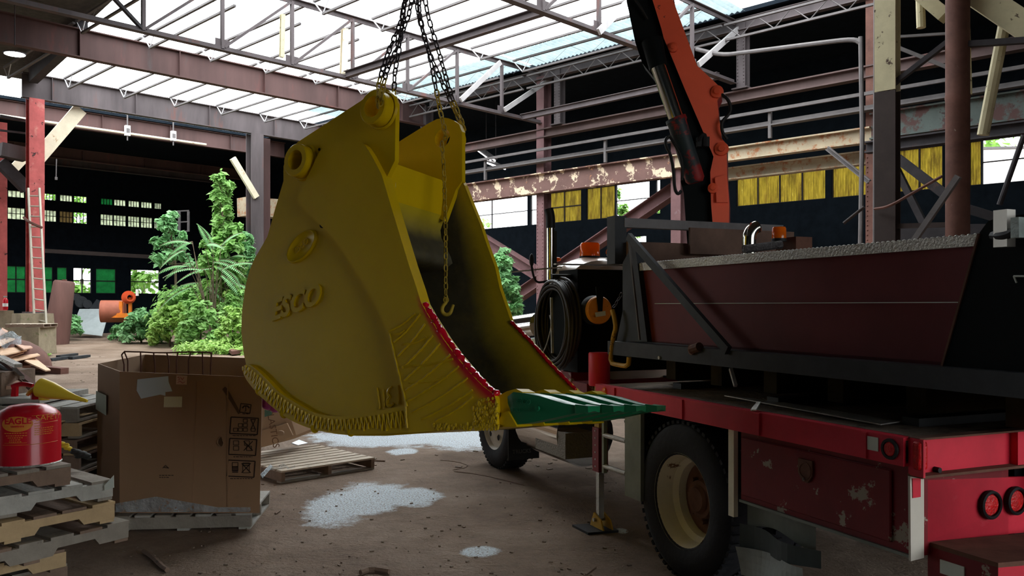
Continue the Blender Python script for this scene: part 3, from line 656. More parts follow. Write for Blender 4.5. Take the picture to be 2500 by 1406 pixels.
# lower wear strip with zigzag hardfacing
UP = [(606, 893), (613, 888), (625, 892), (657, 920), (692, 959), (746, 991), (778, 1009), (835, 1018), (906, 1008), (1000, 990)]
LO = [(603, 903), (606, 915), (616, 933), (641, 963), (677, 995), (712, 1022), (763, 1045), (817, 1057), (870, 1061), (1008, 1055)]
up_ = smooth_path([B(*q) for q in UP]); lo_ = smooth_path([B(*q) for q in LO]); mb = MB()
def ws(i, j): p = samp(up_, i).lerp(samp(lo_, i), j); return p - BD * (.036 if 0 < j < 1 else 0.)
mb.grid(lambda i, j: ws(i, [0, .001, .35, .7, .999, 1][round(j * 5)]), 40, 5)
strip = mb.build('wear_strip', m_yb, bk)
rr = random.Random(3)
def bead(path, r, it=1):
    path = smooth_path(path, it); L = arc_s(path)[-1]; n = max(3, int(L / .012)); pts = [samp(path, i / n) for i in range(n + 1)]
    pts = [p + V3((rr.uniform(-1, 1), 0, rr.uniform(-1, 1))) * r * .25 for p in pts]
    return pts, [r * rr.uniform(.75, 1.25) for _ in pts]
mb = MB(); n = 44
for i in range(n):
    t0, t1, t2 = i / n, (i + .5) / n, (i + 1) / n
    a, b, c = [samp(up_, t).lerp(samp(lo_, t), .18 + (k % 2) * (.62 + rr.uniform(-.1, .1))) - BD * .038 for k, t in enumerate((t0, t1, t2))]
    for p, q in ((a, b), (b, c)): pp, r_ = bead([p, q], .0065); mb.tube(pp, r_, 5)
zz = mb.build('zigzag_bead', m_ygl, strip, smooth=True); zz['kind'] = 'stuff'
# raised wear lumps along the strip
for px, py in [(700, 1005), (775, 1040), (863, 1048), (960, 1040), (640, 950)]:
    MB().ball(B(px, py) - BD * .02, .03, 10, 6, (1, .7, 1.4)).build('weld_lump', m_yb, bk, smooth='all')
# slanting hardfacing on the cutter plate
STR = [((1160, 450), (1340, 330)), ((1195, 525), (1375, 335)), ((1220, 620), (1410, 400)), ((1250, 700), (1460, 480)), ((1265, 785), (1510, 535)), ((1275, 855), (1580, 610)), ((1290, 925), (1640, 690)), ((1320, 1000), (1700, 770)), ((1380, 1050), (1735, 850)), ((1480, 1060), (1735, 900)), ((1190, 470), (1270, 440)), ((1250, 540), (1420, 490)), ((1250, 690), (1600, 640)), ((1300, 800), (1560, 760)), ((1165, 465), (1285, 960)), ((1275, 940), (1285, 1110))]
mb = MB()
for (x0, y0), (x1, y1) in STR:
    a, b = (550 + x0 * .3557, 650 + y0 * .3557), (550 + x1 * .3557, 650 + y1 * .3557); mid = ((a[0] + b[0]) / 2, (a[1] + b[1]) / 2 + 6)
    pp, r_ = bead([B(*a) - BD * .046, B(*mid) - BD * .046, B(*b) - BD * .046], .0065, 2); mb.tube(pp, r_, 5)
q = mb.build('hardfacing_bead', m_ygl, bk, smooth=True); q['kind'] = 'stuff'
# weld marks "I I 3 I"
mb = MB()
for path in ([(921, 946), (928, 998)], [(935, 950), (940, 996)], [(973, 940), (975, 988)], [(957, 944), (950, 950), (946, 962), (956, 968), (946, 974), (944, 988), (954, 993), (962, 984)]):
    pp, r_ = bead([B(*q) - BD * .002 for q in path], .0085, 2); mb.tube(pp, r_, 6)
q = mb.build('weld_lettering', m_ygl, bk, smooth=True); q['kind'] = 'stuff'
# droplets of weld around the adapter and the lower edge
mb = MB()
for i in range(230):
    if i < 130: px, py = rr.uniform(1168, 1228), rr.uniform(972, 1040)
    else: px, py = rr.uniform(1070, 1230), rr.uniform(1036, 1048)
    if px < 1180 and py < 985 or (py < 942 + (px - 1190) * .75): continue
    mb.ball(B(px, py) - BD * .047, rr.uniform(.004, .009), 6, 4, (1, .6, rr.uniform(1, 1.8)))
q = mb.build('weld_droplets', m_ygl, bk, smooth='all'); q['kind'] = 'stuff'
# red welded cutting edge, near and far
pp, r_ = bead([B(*q) - BD * .02 for q in FRONT[6:]], .021, 2); MB().tube(pp, r_, 8).build('cutting_edge', m_redw, bk, smooth='all')
WFAR = .87
def dfar(py): return .66 + (.87 - .66) * max(0, min(1, (py - 450) / 300))
FF = [(1128, 442), (1133, 452), (1150, 495), (1172, 549), (1188, 598), (1208, 652), (1219, 703), (1247, 785), (1280, 818), (1313, 853), (1363, 910), (1406, 952), (1408, 990)]
ffp = [BO(x, y, dfar(y)) for x, y in FF]
pp, r_ = bead([p for p in ffp[7:12]], .012, 2); e = MB().tube(pp, r_, 8).build('cutting_edge', m_redw, bk, smooth='all')
# far side plate: lofted from its mouth edge back to the shell, paint fading into bare burnt steel
BKP = [B(x, y, dfar(y)) for x, y in [(860, 300), (760, 370), (705, 440), (671, 513), (637, 605), (608, 664), (591, 757), (595, 863), (614, 931), (675, 995), (763, 1045), (870, 1064), (1012, 1059), (1222, 1041)]]
def inner_loft(mb, A, Bp, nu, nv, fadew, fd):
    o = len(mb.v)
    for i in range(nu + 1):
        a, b = samp(A, i / nu), samp(Bp, i / nu); L = (a - b).length
        for j in range(nv + 1):
            p = a.lerp(b, (j / nv) ** 1.6); mb.v.append(p); dd = (p - a).length
            lower = i / nu; fd.append(max(0, min(1, 1.25 - dd / (fadew * (.7 + 1.3 * lower)))))
    mb.f += [(o + i * (nv + 1) + j, o + i * (nv + 1) + j + 1, o + (i + 1) * (nv + 1) + j + 1, o + (i + 1) * (nv + 1) + j) for i in range(nu) for j in range(nv)]; mb.mi += [0] * (nu * nv)
mb = MB(); fd = []; inner_loft(mb, ffp, BKP, 40, 24, .16, fd); mb.fade = fd
sp = mb.build('far_side_liner', m_inner, bk)
mb = MB(); k = len(ffp); ring = ffp + BKP[::-1]
mb.add([p + BD * .003 for p in ring] + [p + BD * .04 for p in ring], [tuple(range(len(ring), 2 * len(ring)))] + [(i, (i + 1) % len(ring), len(ring) + (i + 1) % len(ring), len(ring) + i) for i in range(len(ring))])
mb.build('side_plate', m_yb, bk)
# curved wear-liner ridge on the far inner face
pp = smooth_path([BO(x, y, dfar(y) - .012) for x, y in [(1000, 590), (1040, 625), (1080, 690), (1110, 760), (1130, 830)]], 2); pass
# shell wrapping from hinge to lip
SH = [(692, 442), (671, 513), (653, 577), (621, 632), (608, 664), (598, 705), (591, 757), (589, 810), (595, 863), (603, 899), (614, 931), (639, 963), (675, 995), (710, 1022), (763, 1045), (817, 1059), (870, 1064), (941, 1064), (1012, 1059), (1084, 1052), (1155, 1046), (1226, 1041)]
sh = [B(x, y) for x, y in SH]; cen = B(850, 800)
def shw(i): return .66 + .21 * min(1, i / 10)
vs = []; nS = len(sh)
for lay in (0, .035):
    for i, p in enumerate(sh):
        q = p + (cen - p).normalized() * (lay + .004)
        for j in range(9): vs.append(q + BD * (.03 + (shw(i) - .03) * j / 8))
fs = []
for L_ in (0, 1):
    o = L_ * nS * 9
    fs += [(o + i * 9 + j, o + i * 9 + j + 1, o + (i + 1) * 9 + j + 1, o + (i + 1) * 9 + j) for i in range(nS - 1) for j in range(8)]
fs += [(j, j + 1, nS * 9 + j + 1, nS * 9 + j) for j in range(8)] + [((nS - 1) * 9 + j, (nS - 1) * 9 + j + 1, nS * 9 + (nS - 1) * 9 + j + 1, nS * 9 + (nS - 1) * 9 + j) for j in range(8)]
mb = MB(); mb.add(vs, fs); mb.mi = [0] * ((nS - 1) * 8) + [1] * ((nS - 1) * 8) + [0] * 16
mb.fade = [max(0, 1 - (nS - 1 - (i // 9) % nS) / 2.5) if i >= nS * 9 else 1 for i in range(len(vs))]
mb.build('shell', [m_yb, m_inner], bk, smooth=True)
# boxed cross member between the ears
WE = .65
T1_, T2_ = BO(1085, 442, WE) - BD * WE, BO(1077, 525, WE) - BD * WE
boxp = [B(692, 442), B(700, 395), B(760, 350), T1_, T2_]
MB().prism([p + BD * .03 for p in boxp], BD * (WE - .02)).build('cross_member', m_yb, bk)
cur = smooth_path([T2_ + ZZ * .002, T2_ - ZZ * .1 + BD.cross(ZZ) * -.06, T2_ - ZZ * .2 + BD.cross(ZZ) * -.0, T2_ - ZZ * .36 + BD.cross(ZZ) * .1, B(672, 640)], 2)
mb = MB(); fd = []
for i in range(25):
    for j in range(9): mb.v.append(samp(cur, i / 24) + BD * (.03 + (WE + .02) * j / 8)); fd.append(max(0, 1.1 - i / 24 * 7))
mb.f = [(i * 9 + j, i * 9 + j + 1, (i + 1) * 9 + j + 1, (i + 1) * 9 + j) for i in range(24) for j in range(8)]; mb.mi = [0] * len(mb.f); mb.fade = fd
mb.build('throat_plate', m_inner, bk, smooth='all')
# far ear
EF = [(1128, 442), (1128, 321), (1120, 303), (1108, 294), (1096, 289), (1084, 287), (1066, 291), (1048, 300), (980, 342), (900, 395), (870, 440), (960, 480), (1085, 540), (1113, 463)]
fe = [BO(x, y, WE) for x, y in EF]; fc = BO(1080, 337, WE)
hh = circ(fc, HR, 20, math.pi * .5)[::-1]
MB().prism(fe[:6] + hh + fe[5:], BD * .035).build('ear', m_yb, bk)
def boss(c, r, d0, d1, nm='hinge_boss'):
    return MB().lathe([(HR, d0), (r - .008, d0), (r, d0 + .008), (r, d1), (HR, d1)], c, BD, 32, closed=True).build(nm, m_yb, bk, smooth=True)
boss(earc, .102, -.09, .0); boss(hinc, .104, -.08, .0); boss(fc, .1, .035, .125)
for c, d0, d1 in ((earc, -.002, .04), (hinc, -.002, .04)): MB().lathe([(r_ * .112, h) for r_, h in ((1.04, d0), (1.0, d0 - .012), (.98, d0 - .018), (.9, d0 - .01))], c, BD, 32).build('boss_weld', m_yb, bk, smooth='all')
MB().lathe([(HR, 0), (HR + .015, 0), (HR + .015, .5), (HR, .5)], hinc + BD * .03, BD, 24, closed=True).build('hinge_tube', m_yb, bk, smooth=True)
# drain hole, small hole by the rear boss
MB().lathe([(0, -.004), (.02, -.004), (.02, .002), (0, .002)], B(787, 549), BD, 16).build('lifting_hole', m_hole, bk)
MB().lathe([(0, -.004), (.009, -.004), (.009, .002), (0, .002)], B(780, 365), BD, 12).build('lifting_hole', m_hole, bk)
# raised lettering and oval badge
ax = (B(795, 712) - B(648, 768)).normalized(); upv = BD.cross(ax).normalized()
if upv.z < 0: upv = -upv
t_ = text_mb('ESCO', .172, .022, B(721, 742) - BD * .004, ax, upv, shear=.35, bold=.006).build('raised_lettering', m_yb, bk); t_['label'] = 'raised cast lettering on the bucket side'
bv = t_.modifiers.new('round', 'BEVEL'); bv.width = .004; bv.segments = 2; bv.limit_method = 'ANGLE'
bc = B(738, 602); a1_ = (B(772, 570) - B(706, 634)).normalized(); a2_ = BD.cross(a1_).normalized()
if a2_.z < 0: a2_ = -a2_
ra, rb = (B(772, 570) - B(706, 634)).length / 2 * 1.05, .078
def oval(s, d, n=40): return [bc + a1_ * math.cos(2 * math.pi * i / n) * ra * s + a2_ * math.sin(2 * math.pi * i / n) * rb * s - BD * d for i in range(n)]
rings = [oval(1, -.002), oval(.985, .012), oval(.93, .018), oval(.87, .012), oval(.84, .006)]
mb = MB(); n = 40; mb.add([p for r_ in rings for p in r_], [(k * n + i, k * n + (i + 1) % n, (k + 1) * n + (i + 1) % n, (k + 1) * n + i) for k in range(4) for i in range(n)] + [tuple(range(4 * n, 5 * n))])
bd_ = mb.build('oval_badge', m_yb, bk, smooth='all')
text_mb('ESCO', .05, .006, bc - BD * .009, a1_, a2_, shear=.3).build('badge_lettering', m_yb, bd_)
# green teeth on yellow adapters
TS = .268
nx_ = (B(1436, 995) - B(1240, 995)).normalized(); ty = BD.cross(nx_).normalized()
if ty.z < 0: ty = -ty
def tp(px, py, d): return B(px, py, d)
ADP = [(1196, 985), (1215, 968), (1240, 955), (1262, 949), (1278, 957), (1262, 1000), (1272, 1032), (1256, 1043), (1225, 1040), (1196, 1025)]
stn = [(1236, 984, 1012, .8), (1242, 968, 1026, .93), (1257, 957, 1037, 1.), (1285, 960, 1034, 1.), (1317, 966, 1028, .98), (1349, 976, 1021, .94), (1380, 985, 1014, .88), (1403, 989, 1009, .82), (1408, 987, 1010, .98), (1438, 991, 1007, .98)]
for i in range(4):
    d0 = -.02 + TS * i; hw = .066
    MB().prism([tp(x, y, d0 + .012) for x, y in ADP], BD * .12).build('tooth_adapter', m_ygl, bk)
    cap = MB().prism([tp(x, y, d0 - .004) for x, y in [(1232, 1008), (1246, 1003), (1262, 1030), (1268, 1041), (1240, 1042), (1222, 1032)]], BD * .15); cap.build('wear_cap', m_ygl, bk)
    mb = MB(); nv = 8
    for (x, yt, yb, wf) in stn:
        prof = []
        for j in range(nv + 1):
            s = j / nv * 2 - 1; scoop = max(0, 1 - (s / .72) ** 2) * (0 if x < 1300 or x > 1410 else (.014 if x < 1330 else .02 if x < 1390 else .006))
            prof.append(tp(x, yt, d0 + .072 + s * hw * wf) - ty * scoop)
        for j in range(nv, -1, -1): prof.append(tp(x, yb, d0 + .072 + (j / nv * 2 - 1) * hw * wf * .92) + ty * (max(0, 1 - ((j / nv * 2 - 1) / .7) ** 2) * .006 if x > 1290 else 0))
        mb.v += prof
    k = 2 * (nv + 1)
    mb.f = [(a * k + b, a * k + (b + 1) % k, (a + 1) * k + (b + 1) % k, (a + 1) * k + b) for a in range(len(stn) - 1) for b in range(k)] + [tuple(range(k))[::-1], tuple(range((len(stn) - 1) * k, len(stn) * k))]
    mb.mi = [0] * len(mb.f)
    tt = mb.build('tooth', m_tooth, bk, smooth=True); tt['label'] = 'green painted digging tooth'
    MB().lathe([(0, -.006), (.012, -.006), (.014, .003)], tp(1317, 997, d0), BD, 14).build('lock_pin', m_tooth, tt)
    if i == 0:
        text_mb('ESCO', .035, .004, tp(1282, 980, d0 - .001), (tp(1330, 985, 0) - tp(1260, 975, 0)), ty, shear=.3).build('tooth_lettering', m_tooth, tt)
        text_mb('U45S', .026, .004, tp(1264, 1001, d0 - .001), (tp(1330, 1000, 0) - tp(1250, 1000, 0)), ty).build('tooth_lettering', m_tooth, tt)
# lip between adapters, notched gap beside the near adapter
MB().prism([tp(x, y, 0) for x, y in [(1150, 1030), (1222, 985), (1236, 985), (1240, 1030), (1226, 1043), (1150, 1046)]], BD * .86).build('lip', m_ygl, bk)
pp = smooth_path([B(x, y) - BD * .034 for x, y in [(1210, 1000), (1220, 1004), (1224, 1011), (1219, 1014)]], 2); MB().tube(pp, [.004] + [.007] * (len(pp) - 2) + [.004], 6).build('weld_gap', m_hole, bk, smooth=True)
# ---------------------------------------------------------------- chains
m_chain = mat('dark_chain_steel', (.05, .042, .05), .5, metal=.6, var=.3)
m_chain_y = mat('yellow_sprayed_chain', (.42, .3, .03), .5, var=.5, scale=14)
def chain_mb(path, pitch=.042, r=.0052, w_=.0135, yfrom=None, mb=None):
    mb = mb or MB(); L = arc_s(path)[-1]; n = max(2, int(L / pitch))
    for i in range(n):
        a, b = samp(path, i / n), samp(path, (i + 1) / n); d = (b - a).normalized(); c = (a + b) / 2; h = pitch / 2 + r * .9 - .001
        x = d.cross(V3((.3, 1, .1))).normalized(); y = d.cross(x)
        ang = (.4 if i % 2 == 0 else .4 + math.pi / 2) + math.sin(i * .7) * .25; s_ = x * math.cos(ang) + y * math.sin(ang); o = len(mb.v); q = s_.cross(d)
        m = 1 if (yfrom is not None and yfrom(c)) else 0
        loop = [c + d * (h - w_) * (1 if 0 <= k < 5 else -1) + d * w_ * math.sin((k if k < 5 else k - 1) * math.pi / 4 if k < 5 else math.pi + (k - 5) * math.pi / 4) + s_ * w_ * math.cos((k) * math.pi / 4 if k < 5 else math.pi + (k - 5) * math.pi / 4) for k in range(10)]
        cc = c
        for k in range(10):
            tn = (loop[(k + 1) % 10] - loop[k - 1]).normalized(); e1 = q; e2 = tn.cross(q)
            for j in range(5): mb.v.append(loop[k] + (e1 * math.cos(2 * math.pi * j / 5) + e2 * math.sin(2 * math.pi * j / 5)) * r)
        mb.f += [(o + k * 5 + j, o + k * 5 + (j + 1) % 5, o + ((k + 1) % 10) * 5 + (j + 1) % 5, o + ((k + 1) % 10) * 5 + j) for k in range(10) for j in range(5)]; mb.mi += [m] * 50
    return mb
def chain(pts, lab, yz=None, **k):
    mb = chain_mb(smooth_path(pts, 2), yfrom=(None if yz is None else (lambda c: c.z < yz)), **k)
    o = mb.build('lifting_chain', [m_chain, m_chain_y] if yz is not None else m_chain, smooth='all')
    return tag(o, lab, 'chain', None)
Yt = 5.1; ye = earc.y; yf = fc.y
zN = P(900, 195, 4.9).z; zF = P(1090, 235, 5.4).z
TOPN = P(1008, -60, Yt)
chain([P(1000, -60, 5.1), P(985, 20, 5.0), P(978, 60, 4.95), P(955, 110, 4.88), P(940, 150, 4.84), P(924, 205, 4.78), P(925, 228, 4.76), P(922, 262, 4.86), ], 'leftmost lifting chain passing through the near bucket ear', zN)
chain([P(1003, -60, 5.1), P(984, 30, 5.05), P(981, 75, 5.0), P(966, 130, 4.9), P(946, 165, 4.85), P(938, 200, 4.8), P(933, 225, 4.78), P(928, 258, 4.84)], 'second lifting chain from the left entering the near ear hole', zN)
chain([P(1012, -60, 5.15), P(1003, 20, 5.15), P(992, 55, 5.12), P(977, 90, 5.1), P(974, 130, 5.1), P(965, 165, 5.1), P(962, 210, 5.1), P(962, 300, 5.12), P(963, 400, 5.12), P(962, 495, 5.12)], 'lifting chain running down behind the near bucket ear', zN)
chain([P(1013, -60, 5.15), P(1016, 10, 5.15), P(1031, 75, 5.2), P(1047, 125, 5.22), P(1056, 170, 5.25), P(1066, 225, 5.28), P(1074, 268, 5.3), P(1086, 318, 5.3), P(1088, 340, 5.4)], 'lifting chain entering the hole of the far bucket ear', zF)
chain([P(1020, -60, 5.15), P(1022, 20, 5.2), P(1034, 85, 5.25), P(1050, 135, 5.32), P(1066, 170, 5.4), P(1085, 215, 5.48), P(1102, 250, 5.52), P(1120, 290, 5.56), P(1133, 325, 5.58)], 'lifting chain passing outside the far bucket ear', zF)
chain([P(1030, -60, 5.15), P(1040, 15, 5.2), P(1050, 60, 5.25), P(1068, 115, 5.3), P(1082, 165, 5.38), P(1096, 215, 5.44), P(1108, 250, 5.48), P(1126, 292, 5.54), P(1134, 318, 5.6)], 'rightmost lifting chain ending at the far bucket ear', zF)
# dangling chain with hook
hk = thing('hook_chain', P(1088, 740, 5.25), 'thin yellow sprayed chain hanging in the bucket mouth with a hook', 'chain')
chain_mb([P(1079, 345, 5.3), P(1084, 420, 5.27), P(1088, 560, 5.25), P(1088, 735, 5.25)], pitch=.036, r=.0045, w_=.0115).build('chain_links', m_chain_y, hk, smooth='all')
hp = [P(1089, 728, 5.25), P(1090, 738, 5.25), P(1082, 745, 5.25), P(1078, 756, 5.25), P(1082, 766, 5.25), P(1091, 769, 5.25), P(1099, 765, 5.25), P(1103, 755, 5.25), P(1107, 743, 5.25)]
pp = smooth_path(hp, 2); MB().tube(pp, [.008 + .005 * math.sin(math.pi * i / (len(pp) - 1)) for i in range(len(pp) - 1)] + [.002], 8).build('hook', m_chain_y, hk, smooth='all')
MB().lathe([(.012, -.008), (.018, -.008), (.018, .008), (.012, .008)], P(1089, 732, 5.25), V3((0, 1, 0)), 14, closed=True).build('swivel_eye', m_chain_y, hk, smooth=True)
# ================================================================ THE CRANE TRUCK
FW = V3((-.3934, .9194, 0)).normalized(); RT = V3((.9194, .3934, 0)).normalized(); Q0 = V3((1.04, 5.4, 0))
def TP(s, r, z): return Q0 + FW * s + RT * r + ZZ * z
def T(px, py, r=0.): return onplane(px, py, RT, RT.dot(Q0) + r)
def TR(px, py, s): return onplane(px, py, FW, FW.dot(Q0) + s)
TAX = (FW, RT, ZZ)
m_tred = mat('truck_red_paint', (.62, .02, .045), .45, var=.18, scale=2, spot=[((.1, .03, .03), .68, 9, .04)], bump=.04)
m_tredw = mat('worn_red_toolbox_paint', (.17, .007, .012), .45, var=.25, scale=2, spot=[((.32, .27, .21), .595, 6, .012)], bump=.04)
m_maroon = mat('maroon_board', (.135, .022, .026), .6, spec=.2, var=.22, scale=1.3, spot=[((.08, .015, .02), .66, 4, .05)])
m_deckw = mat('dirty_wood_deck', (.2, .15, .11), .9, var=.35, scale=5, spot=[((.07, .05, .04), .55, 4, .1)], bump=.6)
m_darkgrey = mat('dark_grey_frame_paint', (.026, .029, .033), .6, spec=.25, var=.35, scale=4, spot=[((.2, .19, .18), .7, 8, .03)])
m_blackp = mat('black_tailgate_paint', (.004, .006, .0065), .75, var=.2, spec=.12)
m_alu = mat('dull_aluminium_plate', (.42, .4, .36), .38, metal=.5, var=.15, bump=.5, bscale=70)
m_chrome = mat('chrome', (.75, .75, .74), .1, metal=1, var=.03)
m_rod = mat('chrome_cylinder_rod', (.62, .6, .52), .16, metal=1, var=.06)
m_tyre = mat('tyre_rubber', (.017, .018, .022), .8, var=.25, scale=6, bump=.2)
m_rim = mat('cream_wheel_rim', (.82, .76, .58), .5, var=.12, spot=[((.2, .09, .04), .64, 7, .03)])
m_rimw = mat('white_wheel_rim', (.6, .56, .48), .45, var=.1, spot=((.3, .2, .1), .68, 6, .03))
m_rustm = mat('brown_rust', (.13, .06, .04), .85, var=.4, scale=6)
m_beige = mat('beige_cab_paint', (.55, .44, .34), .28, var=.06, coat=.4)
m_crane = mat('faded_orange_red_crane_paint', (.95, .13, .055), .5, var=.08, spot=[((.12, .03, .03), .635, 4.5, .02)])
m_crdark = mat('crane_dark_red_paint', (.22, .012, .012), .5, var=.5, spot=[((.018, .03, .035), .5, 2.2, .05)])
m_amber = mat('amber_lens', (.95, .22, .01), .15, var=.05, trans=.45, coat=.5)
m_redlens = mat('red_lamp_lens', (.55, .004, .006), .3, var=.3, scale=30, spec=.3, bump=.4, bscale=90)
m_rub = mat('black_rubber', (.012, .012, .013), .6, var=.1)
m_hosem = mat('worn_black_hose', (.035, .03, .03), .45, var=.2)
m_yelp = mat('yellow_painted_steel', (.42, .24, .015), .5, var=.25, scale=8, spot=[((.05, .03, .02), .6, 9, .04)])
m_orange = mat('orange_reel_paint', (.75, .28, .02), .45, var=.12, spot=((.2, .09, .02), .62, 8, .03))
m_green_grey = mat('grey_green_panel', (.2, .22, .19), .6, var=.25)
m_white2 = mat('white_sticker', (.6, .65, .58), .5, var=.05)
tk = thing('crane_truck', TP(0, 1.2, 0), 'red flatbed truck with cream rear wheel rim parked on the right', 'truck')
# flatbed
dk = MB().box(TP(-.4, 1.22, 1.135), (2.8, 2.3, .05), TAX).build('deck', m_deckw, tk)
rl = MB().sect(TP(-1.8, .0, 1.103), TP(1.0, .0, 1.103), [(-.03, -.063), (.03, -.063), (.03, -.05), (-.015, -.05), (-.015, .05), (.03, .05), (.03, .063), (-.03, .063)][::-1]).build('side_rail', m_tred, tk)
MB().box(TP(-.4, 2.43, 1.103), (2.8, .06, .126), TAX).build('side_rail', m_tred, tk)
for px, wd in ((1659, .07), (1846, .06), (2110, .03), (1497, .05)):
    a = T(px, 1030, -.035); MB().box(V3((a.x, a.y, 1.103)), (wd, .012, .12), TAX).build('stake_pocket', m_tred, rl)
a = T(2131, 1083, -.034); MB().box(a, (.062, .004, .062), TAX).build('reflector', m_white2, rl)
a = T(2173, 1096, -.034); MB().lathe([(0, -.008), (.03, -.006), (.034, 0)], a, RT, 20).build('marker_lamp', m_redlens, rl)
MB().lathe([(.034, -.008), (.046, -.008), (.048, 0), (.034, 0)], a, RT, 20, closed=True).build('rubber_grommet', m_rub, rl)
a = T(1476, 955, -.034); MB().lathe([(0, -.012), (.024, -.008), (.03, 0)], a, RT, 16).build('marker_lamp', m_amber, rl)
a = T(1842, 993, 0); MB().prism([T(1832, 1003, -.03), T(1846, 1003, -.03), T(1857, 984, .05), T(1848, 984, .05)], ZZ * .008).build('winch_strap_clip', m_alu, rl)
MB().box(TP(-1.79, 1.2, 1.07), (.03, 2.4, .0), TAX)
for i in range(5): MB().box(TP(-1.3 + .55 * i, 1.22, 1.07), (.06, 2.2, .08), TAX).build('cross_member', m_black, tk)
for r in (.85, 1.6): MB().box(TP(1.2, r, .95), (6.4, .08, .22), TAX).build('chassis_rail', m_black, tk)
MB().prism([G(1768, 967, 1.168), G(1900, 982, 1.168), G(2200, 1031, 1.168), G(2150, 1038, 1.168)], ZZ * .006).build('loose_deck_plate', m_alu, tk)
# rear face
SR = -1.8
MB().box(TP(SR - .01, 1.25, 1.085), (.02, 2.5, .16), TAX).build('rear_channel', m_tred, tk)
MB().box(TP(SR - .035, 1.25, 1.003), (.08, 2.5, .012), TAX).build('rear_channel_lip', m_rustm, tk)
MB().box(TP(SR - .03, 1.25, 1.166), (.06, 2.5, .008), TAX).build('rear_channel_lip', m_rustm, tk)
MB().box(TP(SR - .045, 0.005, 1.085), (.07, .012, .165), TAX).build('corner_plate', m_tred, tk)
a = TR(2483, 1105, SR - .03); MB().box(V3((a.x, a.y, 1.085)), (.06, .07, .155), TAX).build('rear_stiffener', m_tred, tk)
lp = MB().prism([TR(2265, 1172, SR), TR(2660, 1158, SR), TR(2660, 1285, SR), TR(2265, 1322, SR)], FW * .02).build('lamp_panel', m_tred, tk)
for px, py in ((2417, 1232), (2479, 1222)):
    a = TR(px, py, SR - .012); q = MB().lathe([(0, -.012), (.046, -.008), (.052, 0)], a, FW, 28).build('tail_lamp', m_redlens, tk, smooth=True)
    MB().lathe([(.052, -.014), (.058, -.02), (.066, -.014), (.068, 0), (.052, 0)], a, FW, 28, closed=True).build('rubber_grommet', m_rub, q, smooth=True)
a = TR(2246, 1112, SR - .05)
q = MB().box(a, (.045, .055, .125), TAX).build('clearance_lamp', m_redlens, tk); bv = q.modifiers.new('b', 'BEVEL'); bv.width = .014; bv.segments = 3
MB().lathe([(0, -.03), (.012, -.03), (.012, 0)], TR(2281, 1145, SR - .02), FW, 12).build('rubber_bump_stop', m_rub, tk)
# step below the lamps
st = [TR(2265, 1320, SR), TR(2640, 1290, SR), TP(SR - .42, 2.6, .69), TP(SR - .42, .47, .68)]
zt = .69
pl = [G(2265, 1322, zt), G(2660, 1288, zt), G(2660, 1355, zt), G(2437, 1374, zt)]
MB().prism([p - ZZ * .02 for p in pl], ZZ * .02).build('step_tread', m_rustm, tk)
MB().prism([pl[0] - ZZ * .02, pl[3] - ZZ * .02, pl[3] - ZZ * .22, pl[0] - ZZ * .26], RT * .02).build('step_side', m_tredw, tk)
MB().prism([pl[3] - ZZ * .02, pl[2] - ZZ * .02, pl[2] - ZZ * .22, pl[3] - ZZ * .22], FW * .02).build('step_front', m_tred, tk)
q = MB().prism([pl[0].lerp(pl[3], .2) - ZZ * .06, pl[0].lerp(pl[3], .55) - ZZ * .06, pl[0].lerp(pl[3], .55) - ZZ * .12, pl[0].lerp(pl[3], .2) - ZZ * .12], RT * -.006).build('reflector', m_white2, tk)
# toolbox behind the wheel
tb = MB().box(TP(-1.2, .34, .835), (1.2, .6, .4), TAX).build('toolbox', m_tredw, tk)
dr = MB().box(TP(-1.15, .03, .835), (1.06, .016, .33), TAX).build('toolbox_door', m_tredw, tk); bv = dr.modifiers.new('b', 'BEVEL'); bv.width = .005
a = T(1968, 1148, .015)
MB().lathe([(.035, -.012), (.045, -.012), (.045, 0), (.035, 0)], a, RT, 24, closed=True).build('latch_handle', m_rustm, dr)
MB().prism([a + FW * .05 + ZZ * .055, a - FW * .05 + ZZ * .055, a - FW * .05 - ZZ * .02, a - FW * .02 - ZZ * .06, a + FW * .02 - ZZ * .06, a + FW * .05 - ZZ * .02], RT * -.008).build('latch_plate', m_rustm, dr)
MB().lathe([(0, -.016), (.008, -.012), (.01, 0)], a - ZZ * .045 - RT * .006, RT, 10).build('lock_cylinder', m_chrome, dr)
MB().box(TP(-1.2, .035, .633), (1.2, .02, .014), TAX).build('toolbox_bottom_edge', m_green_grey, tb)
MB().prism([TR(2222, 1160, SR - .005), TR(2256, 1158, SR - .005), TR(2256, 1362, SR - .005), TR(2224, 1370, SR - .005)], FW * .012).build('corner_strip', m_rimw, tk)
MB().prism([TR(2228, 1168, SR - .009), TR(2248, 1167, SR - .009), TR(2248, 1213, SR - .009), TR(2229, 1216, SR - .009)], FW * .005).build('red_reflector', m_tred, tk)
# mudguard behind the wheel
MB().box(TP(-.54, .03, .78), (.05, .03, .5), TAX).build('mudguard_bracket', m_rim, tk)
MB().grid(lambda i, j: TP(-.58 - .5 * i, .10 + .05 * i + .02 * math.sin(6 * i), .66 - .19 * j + .03 * math.sin(4 * i) * j), 14, 4).build('mudguard_panel', m_green_grey, tk)
MB().grid(lambda i, j: TP(-.56 - .62 * i, .06 + .04 * math.sin(7 * i), .49 - .14 * j + .05 * i * j), 14, 4).build('mudflap', mat('teal_grey_tarp', (.06, .075, .075), .6, var=.2), tk)
MB().grid(lambda i, j: TP(-.56 - .6 * i, .03 + .05 * math.sin(5 * i + j), .36 - .17 * j + .05 * i), 14, 4).build('mudflap_canvas', mat('pale_tarp', (.3, .33, .31), .6, var=.3), tk)
